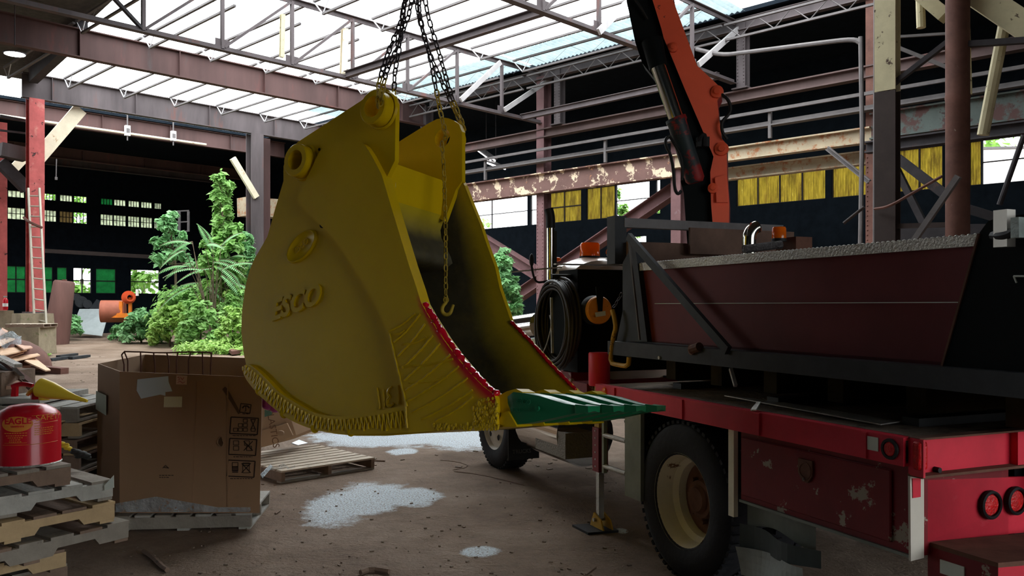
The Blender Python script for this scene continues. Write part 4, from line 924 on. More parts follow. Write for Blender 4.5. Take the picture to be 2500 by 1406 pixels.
# wheels
def tyre(c, R, wd, m_r, deep, ax=RT, nm='wheel'):
    q = thing(nm, c, None, None); q.parent = tk; q.location = V3(c) - V3(tk.location)
    ri = R * .585
    prof = [(ri, .01), (ri + .02, -.004), (R * .8, -.014), (R * .9, -.004), (R * .965, .015), (R, .045), (R, wd - .045), (R * .965, wd - .015), (R * .8, wd), (ri, wd - .01)]
    t_ = MB().lathe(prof, c, ax, 56, closed=True).build('tyre', m_tyre, q, smooth=True)
    mb = MB(); x = ax.cross(ZZ).normalized()
    for i in range(56):
        t = 2 * math.pi * i / 56; d = x * math.cos(t) + ZZ * math.sin(t); tn = x * -math.sin(t) + ZZ * math.cos(t)
        for k in (0, 1): mb.box(V3(c) + d * (R + .002) + ax * (.045 + k * (wd - .09)), (.02, .06, .03), (d, ax, tn))
    k_ = mb.build('tread_lugs', m_tyre, t_); k_['kind'] = 'stuff'
    if deep:
        MB().lathe([(ri + .012, -.002), (ri + .014, .006), (ri, .01), (ri - .012, .05), (ri - .02, .12), (ri - .05, .15), (ri - .06, .24)], c, ax, 48).build('rim', m_r, q, smooth=True)
        MB().lathe([(ri - .06, .2), (ri - .1, .19), (.13, .2), (.12, .14), (0, .14)], c, ax, 32).build('wheel_disc', m_rustm, q, smooth=True)
        hub = MB().lathe([(.09, .2), (.09, .13), (.075, .11), (0, .11)], c, ax, 24).build('hub', m_rustm, q, smooth=True)
        for i in range(8):
            t = 2 * math.pi * i / 8; MB().lathe([(.016, 0), (.016, -.04), (0, -.04)], V3(c) + (x * math.cos(t) + ZZ * math.sin(t)) * .15 + ax * .2, ax, 6).build('wheel_nut', m_rustm, q)
    else:
        MB().lathe([(ri + .012, -.002), (ri, .01), (ri - .01, .04), (ri - .05, .05), (.12, .0), (.1, -.03), (0, -.04)], c, ax, 40).build('rim', m_r, q, smooth=True)
        for i in range(5):
            t = 2 * math.pi * (i + .2) / 5; MB().lathe([(.035, -.003), (0, -.003)], V3(c) + (x * math.cos(t) + ZZ * math.sin(t)) * .19 + ax * .022, ax, 14).build('hand_hole', m_hole, q)
    return q
tyre(TP(0, .04, .5), .5, .27, m_rim, True)
tyre(TP(0, .36, .5), .5, .27, m_rim, False)
tyre(TP(0, 1.85, .5), .5, .27, m_rim, False); tyre(TP(0, 2.17, .5), .5, .27, m_rim, False)
a = P(1204, 1030, 9.15); fwc = V3((a.x, a.y, .5)); tyre(fwc, .5, .27, m_rimw, False)
tyre(fwc + RT * 1.9, .5, .27, m_rimw, False)
MB().box(TP(0, 1.2, .5), (.12, 1.9, .12), TAX).build('rear_axle', m_black, tk)
MB().box(fwc + RT * 1.0, (.1, 1.7, .1), TAX).build('front_axle', m_black, tk)
mf = MB().box(onplane(1274, 1080, FW, FW.dot(fwc) - .62) + RT * .02, (.015, .34, .34), TAX).build('front_mudflap', m_rub, tk)
text_mb('TRUCKS', .055, .004, onplane(1274, 1102, FW, FW.dot(fwc) - .632), RT, ZZ, bold=.001).build('mudflap_lettering', mat('faded_print', (.09, .09, .09), .6), mf)
# steps, fender, outrigger
lad = thing('access_step', TP(.8, 0, 1), None, None); lad.parent = tk; lad.location = TP(.8, 0, 1) - V3(tk.location)
MB().box(TP(.95, .02, .77), (.03, .03, .52), TAX).build('step_rail', m_green_grey, lad)
MB().box(TP(.53, .02, .72), (.21, .03, .62), TAX).build('fender_panel', m_green_grey, lad)
for z in (.79, .56): MB().tube([TP(.95, .02, z), TP(.64, .02, z)], .018, 10).build('rung', m_alu, lad, smooth=True)
MB().box(TP(.5, .5, .7), (.04, .9, .6), TAX).build('front_mudguard', m_black, tk)
og = thing('outrigger', TP(1.3, .16, 0), None, None); og.parent = tk; og.location = TP(1.3, .16, 0) - V3(tk.location)
MB().lathe([(.08, 1.12), (.085, 1.13), (.085, 1.37), (.08, 1.38), (0, 1.38)], TP(1.3, .17, 0), ZZ, 20).build('jack_housing', m_tred, og, smooth=True)
MB().box(TP(1.28, .16, .95), (.07, .05, .4), TAX).build('jack_bracket', m_yelp, og)
q = MB().box(TP(1.25, .15, .63), (.1, .085, .34), TAX).build('jack_sleeve', m_tredw, og)
for k in range(6): MB().lathe([(0, -.003), (.007, -.003), (.007, 0)], TP(1.25, .107, .5 + .055 * k), RT, 8).build('bolt_head', m_alu, q)
MB().box(TP(1.27, .16, .3), (.045, .045, .42), TAX).build('jack_leg', m_alu, og)
a = G(1448, 1300); MB().prism([G(1397, 1286), G(1436, 1306), G(1510, 1300), G(1478, 1281)], ZZ * .018).build('foot_plate', m_black, og)
for s in (-1, 1): MB().prism([TP(1.27 + .09, .16 + .04 * s, .02), TP(1.27 - .12, .16 + .04 * s, .02), TP(1.27 - .08, .16 + .04 * s, .09), TP(1.27 + .03, .16 + .04 * s, .13)], RT * .012).build('foot_cheek', m_yelp, og)
MB().tube([TP(1.27, .1, .08), TP(1.27, .22, .08)], .014, 10).build('foot_pin', m_alu, og)
MB().box(TP(1.5, 1.2, 1.02), (.25, 2.2, .22), TAX).build('outrigger_beam', m_tredw, tk)
MB().box(T(1400, 925, .3), (.3, .2, .14), TAX).build('battery_box', m_tredw, tk)
# running board and diamond plate box between the axles
q = MB().prism([P(1238, 1042, 8.9), P(1365, 1084, 7.6), P(1395, 1060, 7.6), P(1290, 1035, 8.9)], ZZ * -.04).build('running_board', mat('tan_running_board', (.36, .24, .18), .7, var=.2), tk)
MB().box(TP(2.15, .28, .56), (.6, .26, .22), TAX).build('diamond_plate_box', mat('dull_diamond_plate', (.2, .18, .15), .5, metal=.3, bump=.8, bscale=60), tk)
MB().box(TP(1.1, 1.35, .72), (1.3, 1.3, .5), TAX).build('underbody_light_block', m_black, tk)  # black box added to stop light passing under the truck
MB().box(TP(-1.2, 1.5, .8), (1.1, 1.5, .36), TAX).build('rear_light_block', m_black, tk)  # second added block, keeps the ground under the tail dark
MB().lathe([(.28, 0), (.28, .9), (0, .9)], TP(2.9, .42, .62), -FW, 24).build('fuel_tank', m_chrome, tk, smooth=True)
# cab
def cabsec(s, r0, r1, z1, rnd, z0=1.0):
    pts = []; 
    for k in range(9):
        t = math.pi / 2 * k / 8; pts.append((r0 + rnd - rnd * math.cos(t), z1 - rnd * .55 + rnd * .55 * math.sin(t)))
    return [(r0, z0)] + pts + [(r1 - (a - r0), b) for a, b in pts[::-1]] + [(r1, z0)]
mb = MB(); secs = [(2.52, .62, 1.85, 2.12), (2.58, .57, 1.9, 2.18), (2.8, .55, 1.92, 2.22), (3.0, .55, 1.92, 2.2), (3.1, .57, 1.9, 2.13), (3.5, .66, 1.8, 1.68), (4.4, .72, 1.75, 1.55), (4.6, .8, 1.65, 1.3)]
for s, r0, r1, z1 in secs: mb.v += [TP(s, a, b) for a, b in cabsec(s, r0, r1, z1, .35)]
k = 20; mb.f = [(i * k + j, i * k + (j + 1) % k, (i + 1) * k + (j + 1) % k, (i + 1) * k + j) for i in range(len(secs) - 1) for j in range(k)] + [tuple(range(k))[::-1], tuple(range((len(secs) - 1) * k, len(secs) * k))]; mb.mi = [0] * len(mb.f)
cab = mb.build('cab', m_beige, tk, smooth=True)
m_glass = mat('dark_cab_glass', (.02, .03, .03), .05, var=.1, spec=.8)
MB().prism([TP(2.7, .54, 1.6), TP(3.3, .54, 1.6), TP(3.02, .55, 2.0), TP(2.7, .55, 2.0)], RT * -.01).build('side_window', m_glass, cab)
MB().prism([TP(2.515, .75, 1.5), TP(2.515, 1.7, 1.5), TP(2.515, 1.7, 1.8), TP(2.515, .75, 1.8)], FW * -.01).build('rear_window', m_glass, cab)
MB().tube([TP(2.5, .5, 2.01), TP(2.5, 1.9, 2.0)], .015, 6).build('rear_grab_rail', m_chrome, cab)
MB().tube([TP(5.2, .35, .78), TP(5.2, 2.1, .78)], .14, 12).build('bumper', m_chrome, tk, smooth=True)
# chrome fender top seen beside the bucket
MB().lathe([(0, 0), (.12, .02), (.14, .1), (.14, .75), (.12, .85), (0, .87)], TP(3.35, .18, 1.35), FW, 18).build('air_cleaner', m_chrome, tk, smooth=True)
MB().tube([P(1225, 806, 8.9), P(1318, 794, 8.4)], .13, 20).build('chrome_fender', m_chrome, tk, smooth=True)
# exhaust stack with black cap
ex = P(1344, 600, 8.3); e = thing('exhaust_stack', ex, None, None); e.parent = tk; e.location = ex - V3(tk.location)
zb = P(1344, 690, 8.3).z; zt_ = P(1344, 552, 8.3).z
MB().lathe([(.04, zb - .3), (.04, zt_)], V3((ex.x, ex.y, 0)), ZZ, 18).build('stack_pipe', m_rod, e, smooth=True)
MB().tube(smooth_path([V3((ex.x, ex.y, zt_ - .02)), V3((ex.x, ex.y, zt_ + .1)), V3((ex.x - .02, ex.y, zt_ + .17))]), .046, 14).build('stack_cap', m_black, e, smooth=True)
MB().box(V3((ex.x + .045, ex.y, (zb + zt_) / 2)), (.03, .08, zt_ - zb - .1)).build('heat_shield', m_black, e)
# beacon, horn, marker on the cab roof
def beacon(c, r, h, parent, nm='amber_beacon'):
    b_ = MB().lathe([(0, 0), (r * 1.04, 0), (r * 1.04, h * .22), (0, h * .22)], c, ZZ, 24).build(nm, m_rub, parent, smooth=True)
    MB().lathe([(r, h * .22), (r * .97, h * .9), (r * .85, h), (0, h)], c, ZZ, 24).build('lens', m_amber, b_, smooth=True)
    MB().lathe([(0, h * .22), (r * .4, h * .22), (r * .4, h * .8), (0, h * .8)], c, ZZ, 12).build('reflector_drum', m_orange, b_)
    return b_
a = P(1440, 633, 8.45); beacon(V3((a.x, a.y, 2.2)), .1, .17, tk)
a = P(1493, 617, 8.4); MB().lathe([(0, .09), (.03, .06), (.05, .0), (.052, -.06), (.045, -.07), (.04, -.05), (0, 0)], V3((a.x, a.y, a.z)), V3((.2, 1, 0)), 20).build('chrome_horn', m_chrome, tk, smooth=True)
a = P(1361, 633, 8.3); MB().ball(a, .03, 10, 6, (1.2, 1, .7)).build('marker_lamp', m_amber, tk, smooth='all')
# mirror on its arm
a = P(1298, 635, 8.2); q = MB().ball(a, .03, 10, 8, (.8, .8, 2.1)).build('wing_mirror', m_rub, tk, smooth='all')
MB().tube(smooth_path([a - ZZ * .05, P(1300, 665, 8.2), P(1308, 690, 8.2), P(1330, 688, 8.2), P(1360, 680, 8.2)], 2), .012, 6).build('mirror_arm', m_black, q, smooth=True)
MB().tube([P(1250, 664, 8.2), P(1372, 652, 8.2)], .008, 6).build('mirror_stay', m_alu, q)
# rack behind the cab
rk = thing('equipment_rack', TP(1.9, .3, 1.2), None, None); rk.parent = tk; rk.location = TP(1.9, .3, 1.2) - V3(tk.location)
MB().box(TP(1.9, .95, 1.62), (.35, 1.5, .86), TAX).build('rack_cabinet', m_blackp, rk)
MB().tube([TP(1.85, .02, 1.99), TP(1.85, 1.7, 1.99)], .022, 8).build('top_tube', m_darkgrey, rk, smooth=True)
MB().bar(TP(1.95, .1, 2.1), TP(1.95, 1.5, 2.1), .05, .012).build('shelf_edge', m_alu, rk)
for px in (1428, 1438): MB().bar(P(px, 686, 7.2), P(px, 664, 7.2), .014, .014).build('stub_pin', m_black, rk)
for px, py in ((1412, 735), (1412, 825)): MB().box(P(px, py, 7.0), (.035, .02, .015)).build('hinge', m_alu, rk)
# hose coil hung on the rack
hc = thing('hose_coil', TP(1.9, .05, 1.2), 'coil of black hose hanging behind the truck cab', 'hose')
cc = T(1361, 790, .06)
for k in range(20):
    rw = .365 - .016 * (k % 5) ; off = .03 * (k // 5); ph = rr.uniform(-.02, .02)
    pts = [cc + FW * math.cos(t) * (rw * .9) * (1 + .03 * math.sin(3 * t + k)) + ZZ * (math.sin(t) * rw + ph) + RT * (off - .05 + .012 * math.sin(2 * t + k)) for t in [2 * math.pi * i / 36 for i in range(37)]]
    MB().tube(pts, .013, 7, cap=False).build('hose_turn', m_hosem, hc, smooth='all')
MB().box(cc + FW * .0 + RT * .03, (.45, .02, .55), TAX).build('backing_plate', m_blackp, hc)
MB().bar(T(1346, 726, -.03), T(1349, 862, -.03), .02, .012).build('hose_hanger', m_alu, hc)
MB().tube(smooth_path([T(1325, 862, -.01), T(1336, 838, -.03), T(1348, 790, -.04), T(1342, 770, -.03)], 2), .006, 6).build('wire_end', m_alu, hc)
# orange reel
c = TR(1462, 757, 1.42); q = thing('cable_reel', c, 'round orange cable reel with a black arm behind the dump body', 'cable reel')
MB().lathe([(0, -.02), (.105, -.02), (.112, -.01), (.112, .03), (0, .03)], c, FW, 36).build('reel_disc', m_orange, q, smooth=True)
MB().lathe([(.112, .02), (.118, .03), (.118, .1), (0, .1)], c, FW, 36).build('reel_housing', m_rub, q, smooth=True)
MB().prism([TR(1455, 700, 1.38), TR(1474, 700, 1.38), TR(1471, 760, 1.38), TR(1462, 760, 1.38)], FW * .012).build('reel_arm', m_blackp, q)
MB().prism([TR(1453, 763, 1.385), TR(1478, 759, 1.385), TR(1479, 770, 1.385), TR(1455, 774, 1.385)], FW * .004).build('reel_label', m_white2, q)
# yellow lifting frame hook at the body corner
def pipe_thing(nm, pts, r, m, lab, cat, it=1, sm=True): return tag(MB().tube(smooth_path(pts, it), r, 8).build(nm, m, smooth=sm), lab, cat)
pipe_thing('yellow_hook', [T(1495, 757, .1), T(1500, 775, .1), T(1504, 800, .1), T(1498, 820, .1), T(1493, 850, .1), T(1490, 886, .1), T(1510, 891, .1), T(1534, 894, .1), T(1536, 872, .1)], .018, m_yelp, 'bent yellow steel hook hanging beside the dump body front corner', 'hook', 1)
o = chain_mb([T(1519, 715, .08), T(1508, 735, .08), T(1497, 752, .08)], .035, .004, .011).build('short_chain', m_chain, smooth='all'); tag(o, 'short dark chain holding the yellow hook', 'chain')
# ---------------------------------------------------------------- dump body on the deck
db = thing('dump_body', TP(-.5, 1.2, 1.17), 'maroon sided dump body with aluminium top rim on the truck deck', 'dump body')
pan = [T(1557, 655, .2), T(2387, 590, .2), T(2299, 895, .2), T(1580, 834, .2)]
MB().prism(pan, RT * .03).build('side_panel', m_maroon, db)
MB().prism([p + RT * 1.75 for p in pan], RT * .03).build('side_panel', m_maroon, db)
MB().box(TP(-.5, 1.1, 1.47), (2.6, 1.8, .05), TAX).build('body_floor', m_black, db)
MB().bar(T(1600, 741, .19), T(2345, 738, .19), .012, .004).build('panel_seam', m_white2, db)
rim = MB().prism([T(1556, 643, .17), T(2392, 571, .17), T(2387, 600, .17), T(1559, 661, .17)], RT * .05).build('top_rim', m_alu, db)
mb = MB(); A_, B_ = T(1556, 643, .17), T(2392, 571, .17)
for i in range(88):
    for k in (0, 1): mb.ball(A_.lerp(B_, (i + .5 * k) / 88) + RT * (.015 + .02 * k), .008, 5, 3, (1.3, 1, .8))
q = mb.build('tread_pattern', m_alu, rim); q['kind'] = 'stuff'
MB().prism([T(1556, 643, 1.95), T(2392, 571, 1.95), T(2387, 600, 1.95), T(1559, 661, 1.95)], RT * .05).build('top_rim', m_alu, db)
MB().sect(TP(-2.6, .15, 1.43), TP(1.045, .15, 1.43), [(-.05, -.05), (.03, -.05), (.03, -.04), (.05, -.04), (.05, .05), (-.05, .05)]).build('frame_rail', m_darkgrey, db)
MB().sect(TP(-2.6, 2.0, 1.43), TP(1.045, 2.0, 1.43), [(-.05, -.05), (.05, -.05), (.05, .05), (-.05, .05)]).build('frame_rail', m_darkgrey, db)
for i in range(6): MB().box(TP(.8 - .55 * i, 1.2, 1.3), (.12, 1.4, .2), TAX).build('body_bolster', mat('ochre_dirty_steel', (.035, .025, .012), .8, var=.6, spec=.1), db)
for i in range(3): MB().box(TP(.5 - 1.0 * i, 1.05, 1.18), (.1, 1.4, .04), TAX).build('deck_spacer', m_black, db)
MB().bar(T(1535, 577, .09), T(1778, 856, .09), .055, .03, RT).build('side_brace', m_darkgrey, db)
MB().bar(T(1536, 590, .12), T(1562, 830, .12), .012, .012, RT).build('brace_rod', m_purl, db)
MB().box(TP(1.03, .17, 2.24), (.12, .1, .36), TAX).build('front_post', m_darkgrey, db)
MB().prism([T(1520, 642, .16), T(1548, 590, .16), T(1556, 640, .16), T(1580, 834, .16), T(1505, 834, .16), T(1520, 760, .16)], RT * .06).build('corner_post', m_darkgrey, db)
MB().box(TP(1.0, .95, 2.37), (.07, 1.5, .07), TAX).build('head_beam', mat('grey_tube_steel', (.15, .14, .14), .6, var=.3), db)
MB().box(TP(.93, 1.05, 1.85), (.02, 1.7, .75), TAX).build('headboard', mat('rusty_brown_plate', (.15, .085, .06), .7, var=.35, spot=[((.24, .16, .08), .6, 3, .1)]), db)
MB().box(TP(.85, 1.2, 2.24), (.02, 1.0, .2), TAX).build('headboard_upper_plate', mat('rusty_brown_plate', (.15, .085, .06)), db)
# D-ring shackle and bolts on the frame rail
mb = MB(); a = T(1690, 853, .09); mb.lathe([(.025, -.01), (.035, -.01), (.035, .01), (.025, .01)], a, RT, 14, closed=True); mb.tube([a, a + FW * -.08 + ZZ * .02], .03, 10); mb.build('rail_shackle', m_rustm, db, smooth=True)
MB().lathe([(0, -.02), (.012, -.02), (.012, 0)], T(1614, 873, .11), RT, 8).build('bolt', m_alu, db)
MB().bar(T(1784, 900, .15), T(1796, 942, .12), .02, .02).build('release_lever', m_alu, db)
# black tailgate end
tg = [T(2299, 897, .17), T(2392, 567, .17), T(2412, 540, .17), T(2440, 530, .17), T(2700, 500, .17), T(2700, 980, .17)]
MB().prism(tg, RT * 1.85).build('tailgate', m_blackp, db)
MB().bar(T(2299, 897, .163), T(2390, 570, .163), .01, .008, RT).build('tailgate_edge', m_rustm, db)
q = MB().box(T(2452, 558, .1), (.06, .05, .15), TAX).build('lamp_bracket', mat('brushed_aluminium', (.4, .38, .34), .35, metal=.6), db)
MB().box(T(2488, 556, .06), (.035, .05, .08), TAX).build('work_lamp', mat('clear_lens', (.35, .42, .4), .1, var=.2, bump=.5), q)
MB().tube(smooth_path([T(2424, 575, .1), T(2445, 577, .08), T(2465, 572, .08), T(2475, 565, .08)]), .018, 8).build('lamp_cable', m_rub, q, smooth=True)
MB().tube([T(2475, 674, .16), T(2520, 674, .16)], .004, 5).tube([T(2475, 674, .16), T(2482, 690, .16)], .004, 5).build('wire_clip', m_white2, db)
# things beyond the far rim
a = TR(1834, 590, .1)
pipe_thing('exhaust_elbow', [TR(1832, 612, .1), TR(1832, 590, .1), TR(1833, 572, .1), TR(1840, 560, .1), TR(1852, 554, .1)], [.045] * 13, m_rod, 'curved chrome exhaust tip behind the dump body', 'exhaust pipe', 0) if False else None
pts = smooth_path([TR(1829, 640, .1), TR(1829, 590, .1), TR(1830, 572, .1), TR(1838, 559, .1), TR(1850, 554, .1)], 2)
tag(MB().tube(pts, [.046] * (len(pts) - 2) + [.035, .015], 14, cap=False).build('exhaust_elbow', m_rod, smooth='all'), 'curved chrome exhaust tip behind the dump body', 'exhaust pipe')
bx = thing('control_box', TR(1930, 612, .05), 'brown steel box with an orange beacon beyond the dump body rim', 'box')
MB().box(TR(1938, 602, .05), (.2, .14, .12), TAX).build('housing', m_rustm, bx)
MB().tube([TR(1817, 608, -.1), TR(1906, 597, -.1)], .028, 10).build('ribbed_bar', mat('dark_ribbed_bar', (.1, .09, .09), .4, metal=.4, bump=1., bscale=60), bx, smooth=True)
c = TR(1902, 590, .05); beacon(c, .048, .1, bx)
MB().bar(TR(1920, 640, .05), TR(1938, 610, .05), .1, .1).build('stand', m_rustm, bx)
# ---------------------------------------------------------------- loader crane
cr = thing('loader_crane', TP(1.3, 1.25, 1.2), 'tall orange-red folding loader crane with chrome cylinder rod', 'crane')
YC = 7.05; EXT = V3((.28, .96, 0)).normalized()
def C(px, py, d=0.): return P(px, py, YC) + EXT * d
LK = [(1560, -110), (1625, -110), (1643, 0), (1702, 160), (1745, 200), (1757, 212), (1760, 228), (1751, 245), (1757, 300), (1762, 338), (1774, 352), (1775, 427), (1780, 498), (1778, 612), (1745, 612), (1736, 498), (1734, 420), (1742, 382), (1716, 320), (1673, 220), (1641, 142), (1620, 92), (1615, 71), (1593, 0)]
MB().prism([C(x, y) for x, y in LK], EXT * .05).build('link_arm', m_crane, cr)
MB().prism([C(x, y, .25) for x, y in LK], EXT * .05).build('link_arm', m_crdark, cr)
MB().prism([C(x, y, .05) for x, y in [(1548, -110), (1600, -110), (1620, 92), (1673, 220), (1745, 385), (1735, 500), (1745, 612), (1678, 612), (1668, 470), (1660, 440), (1700, 400), (1640, 250), (1590, 180), (1566, 150), (1549, 100), (1528, 0), (1518, -110)]], EXT * .2).build('boom_body', m_blackp, cr)
MB().prism([C(x, y, -.03) for x, y in [(1746, 435), (1772, 427), (1777, 495), (1750, 495)]], EXT * .028).build('side_gusset', m_crane, cr)
for px, py, r in ((1751, 225, .05), (1762, 364, .055), (1741, 460, .042), (1644, 117, .04)):
    q = MB().lathe([(0, -.05), (r * .45, -.05), (r * .5, -.035), (r, -.03), (r * 1.05, 0)], C(px, py), EXT, 20).build('pivot_pin', m_crane, cr, smooth=True)
MB().tube([C(1609, 168, -.06), C(1655, 300, -.06)], .062, 24).build('cylinder_rod', m_rod, cr, smooth=True)
bp = [C(1651, 292, -.06), C(1654, 300, -.06), C(1655, 304, -.06), C(1698, 440, -.06), C(1700, 448, -.06)]
MB().tube(bp, [.085, .088, .079, .079, .06], 24).build('cylinder_barrel', m_crdark, cr, smooth=True)
MB().tube([C(1592, 100, .0), C(1609, 170, -.04)], [.09, .075], 16).build('rod_clevis', m_blackp, cr, smooth=True)
def hose(pts, r=.014): MB().tube(smooth_path(pts, 2), r, 7).build('hydraulic_hose', m_rub, cr, smooth=True)
hose([C(1762, 232, -.03), C(1778, 245, -.05), C(1786, 270, -.05), C(1778, 285, -.05), C(1762, 300, -.05), C(1763, 325, -.05), C(1775, 342, -.04)])
hose([C(1640, 338, -.1), C(1628, 345, -.12), C(1630, 365, -.12), C(1640, 380, -.12), C(1648, 420, -.12), C(1650, 465, -.12), C(1658, 480, -.12), C(1665, 470, -.1)])
hose([C(1640, 342, -.12), C(1652, 362, -.14), C(1666, 385, -.14), C(1671, 420, -.14), C(1668, 445, -.12)], .012)
hose([C(1705, 350, -.03), C(1712, 335, -.05), C(1722, 330, -.05), C(1720, 360, -.05)], .02)
MB().box(C(1716, 348, -.02), (.1, .06, .08)).build('valve_block', m_rub, cr)
hose([C(1536, -20, .02), C(1560, 10, .0), C(1580, 45, .02)], .01)
MB().box(TP(1.3, 1.25, 1.3), (.45, .6, .6), TAX).build('crane_base', m_blackp, cr)
MB().lathe([(.16, 1.5), (.16, 2.25)], TP(1.3, 1.25, 0), ZZ, 20).build('slewing_column', m_blackp, cr, smooth=True)
# boom folding over to the load, above the picture
tip = V3((-.58, 5.12, 5.3)); MB().bar(C(1570, -105, .1), C(1500, -420, .1), .2, .22, EXT).build('main_boom', m_crane, cr)
MB().bar(C(1500, -420, .1), tip, .16, .18).build('jib', m_crane, cr)
hb = MB().tube([tip, V3((tip.x, tip.y, 3.85))], .02, 6).build('load_line', m_chain, cr)
MB().ball(V3((-.595, 5.12, 3.78)), .07, 12, 8, (.7, .7, 1.2)).build('hook_block', m_crane, cr, smooth='all')
# ================================================================ PALLETS, BOXES, CAN
r5 = random.Random(21)
def wood(name, c, v=.22): return mat(name, c, .85, var=v, scale=4, spot=[(tuple(x * .55 for x in c), .58, 7, .12)], bump=.35, bscale=40)
m_w = {'grey': wood('weathered_grey_pallet_wood', (.27, .24, .2)), 'tan': wood('pale_new_pallet_wood', (.5, .36, .2), .15), 'brown': wood('brown_pallet_wood', (.22, .15, .11)), 'white': wood('whitened_pallet_wood', (.4, .39, .35)), 'pale': wood('sun_bleached_pallet_wood', (.52, .44, .35), .12)}
def pallet(corner, ang, L, W, z, lab, mats=('grey', 'grey', 'grey'), n=7, group=None, notch=True, bottoms=3):
    """corner = right front corner on the ground plan; L along direction ang (stringers), W across"""
    root = thing('wooden_pallet', V3((corner[0], corner[1], z)), lab, 'pallet', group); root.rotation_euler = (0, 0, ang)
    H_ = .089
    for k in range(3):
        y = .02 + (W - .04) * k / 2
        if notch:
            a, b = L * .16, L * .4; pr = [(0, 0), (a, 0), (a + .03, .04), (b - .03, .04), (b, 0), (L - b, 0), (L - b + .03, .04), (L - a - .03, .04), (L - a, 0), (L, 0), (L, H_), (0, H_)]
        else: pr = [(0, 0), (L, 0), (L, H_), (0, H_)]
        MB().prism([V3((-x, y - .019, .018 + zz)) for x, zz in pr], V3((0, .038, 0))).build('stringer', m_w[mats[0]], root, local=True)
    bw = L / n * .8
    for i in range(n):
        x = -(bw / 2 + (L - bw) * i / (n - 1)); rz = r5.uniform(-.006, .006)
        MB().box(V3((x, W / 2 + r5.uniform(-.006, .006), .018 + H_ + .009)), (bw + r5.uniform(-.015, .01), W, .017), (V3((math.cos(rz), math.sin(rz), 0)), V3((-math.sin(rz), math.cos(rz), 0)), ZZ)).build('deck_board', m_w[mats[1] if r5.random() < .75 else mats[2]], root, local=True)
    for i in range(bottoms):
        x = -(.05 + (L - .1) * i / (bottoms - 1)); MB().box(V3((x, W / 2, .009)), (.09, W, .017)).build('bottom_board', m_w[mats[2]], root, local=True)
    return root
def ang_of(t): return math.atan2(1, t)
# near stack at the left: direction of the stringers goes from the right corner towards the camera
A0 = math.atan2(.83, .56)
NP = [((-2.80, 5.35), A0 - .10, 0.0, ('brown', 'grey', 'brown'), 'bottom pallet of the near left stack, mostly hidden'),
      ((-2.73, 5.20), A0 - .06, .134, ('tan', 'tan', 'brown'), 'short looking pale pallet second from the bottom of the near left stack'),
      ((-2.42, 5.36), A0 + .02, .268, ('grey', 'grey', 'brown'), 'grey worn pallet in the middle of the near left stack'),
      ((-2.48, 5.30), A0 - .03, .402, ('tan', 'brown', 'tan'), 'pallet with a fresh yellow stringer in the near left stack'),
      ((-2.50, 5.32), A0 - .09, .536, ('white', 'white', 'grey'), 'whitish pallet with torn label at its corner in the near left stack'),
      ((-2.66, 5.12), A0 - .02, .670, ('brown', 'grey', 'brown'), 'top pallet of the near left stack under the red can')]
for i, (c, a, z, ms, lab) in enumerate(NP): pallet(c, a, 1.2, 1.0, z, lab, ms, group='pallets stacked under the red can')
ztop = .67 + .124
pl_ = MB().box(V3((-2.515, 5.26, .60)), (.006, .09, .1), (V3((.83, -.56, 0)), V3((.56, .83, 0)), ZZ)); 
tag(MB().prism([P(255, 1185, 5.26), P(278, 1160, 5.26), P(279, 1190, 5.26), P(256, 1197, 5.26)], V3((0, -.004, 0))).build('torn_label', m_white2), 'torn white label sticking at the corner of the stacked pallets', 'label')
# far stack behind the can
for k in range(7):
    pallet((-3.5 + r5.uniform(-.03, .03), 6.85 + r5.uniform(-.04, .04)), r5.uniform(-.04, .04), 1.2, 1.0, .134 * k, ['bottom', 'second', 'third', 'fourth', 'red-brown fifth', 'tan sixth', 'grey topmost'][k] + ' pallet of the stack left of the large carton', [('grey', 'grey', 'brown'), ('brown', 'grey', 'brown'), ('grey', 'brown', 'grey'), ('brown', 'brown', 'grey'), ('brown', 'brown', 'tan'), ('tan', 'tan', 'grey'), ('grey', 'white', 'grey')][k], group='pallets stacked left of the large carton', notch=False)
# pallet under the carton and the bleached one behind
pallet((-2.04, 6.64), .1, 1.03, .8, 0, 'grey pallet carrying the large open carton', ('grey', 'grey', 'white'), notch=False)
c = P(687, 1177, 8.32); pallet((c.x, c.y), -.811, 1.2, 1.09, 0, 'sun bleached pallet lying on the dirt behind the bucket', ('brown', 'pale', 'grey'), n=9, notch=False)
# ---- big carton
m_card = mat('brown_cardboard', (.31, .19, .11), .85, var=.08, scale=1.5, spot=[((.19, .11, .065), .62, 2, .2)])
m_card2 = mat('light_torn_cardboard', (.45, .3, .19), .85, var=.12, scale=2)
m_cin = mat('inside_cardboard', (.34, .23, .15), .85, var=.1)
m_ink = mat('black_ink', (.035, .02, .015), .8, var=.1)
m_inkb = mat('brown_scuff', (.1, .055, .03), .8)
YF = 6.6
ct = thing('large_carton', V3((-2.6, 7.1, .135)), 'large open brown cardboard carton with handling symbols on a pallet', 'box')
x0, x1, xl = P(292, 900, YF).x, P(634, 900, YF).x, P(236, 900, 6.98).x
fp = [(x0, YF), (x1, YF), (x1 - .32, 7.65), (xl + .1, 7.75), (xl, 6.98)]
zb_ = .135; tops = [1.235, 1.19, 1.27, 1.3, 1.27]
TP2 = [(x0, YF), (x1 + .02, YF), (x1 - .28, 7.65), (xl + .06, 7.75), (xl + .01, 6.98)]
mb = MB(); n = 5
vs = [V3((a, b, zb_)) for a, b in fp] + [V3((a, b, z)) for (a, b), z in zip(TP2, tops)]
cc_ = V3((-2.6, 7.15, 0))
def inn_(v): d = V3((cc_.x - v.x, cc_.y - v.y, 0)).normalized(); return v + d * .012
vi = [inn_(v) for v in vs]
mb.add(vs, [(i, (i + 1) % n, n + (i + 1) % n, n + i) for i in range(n)], 0)
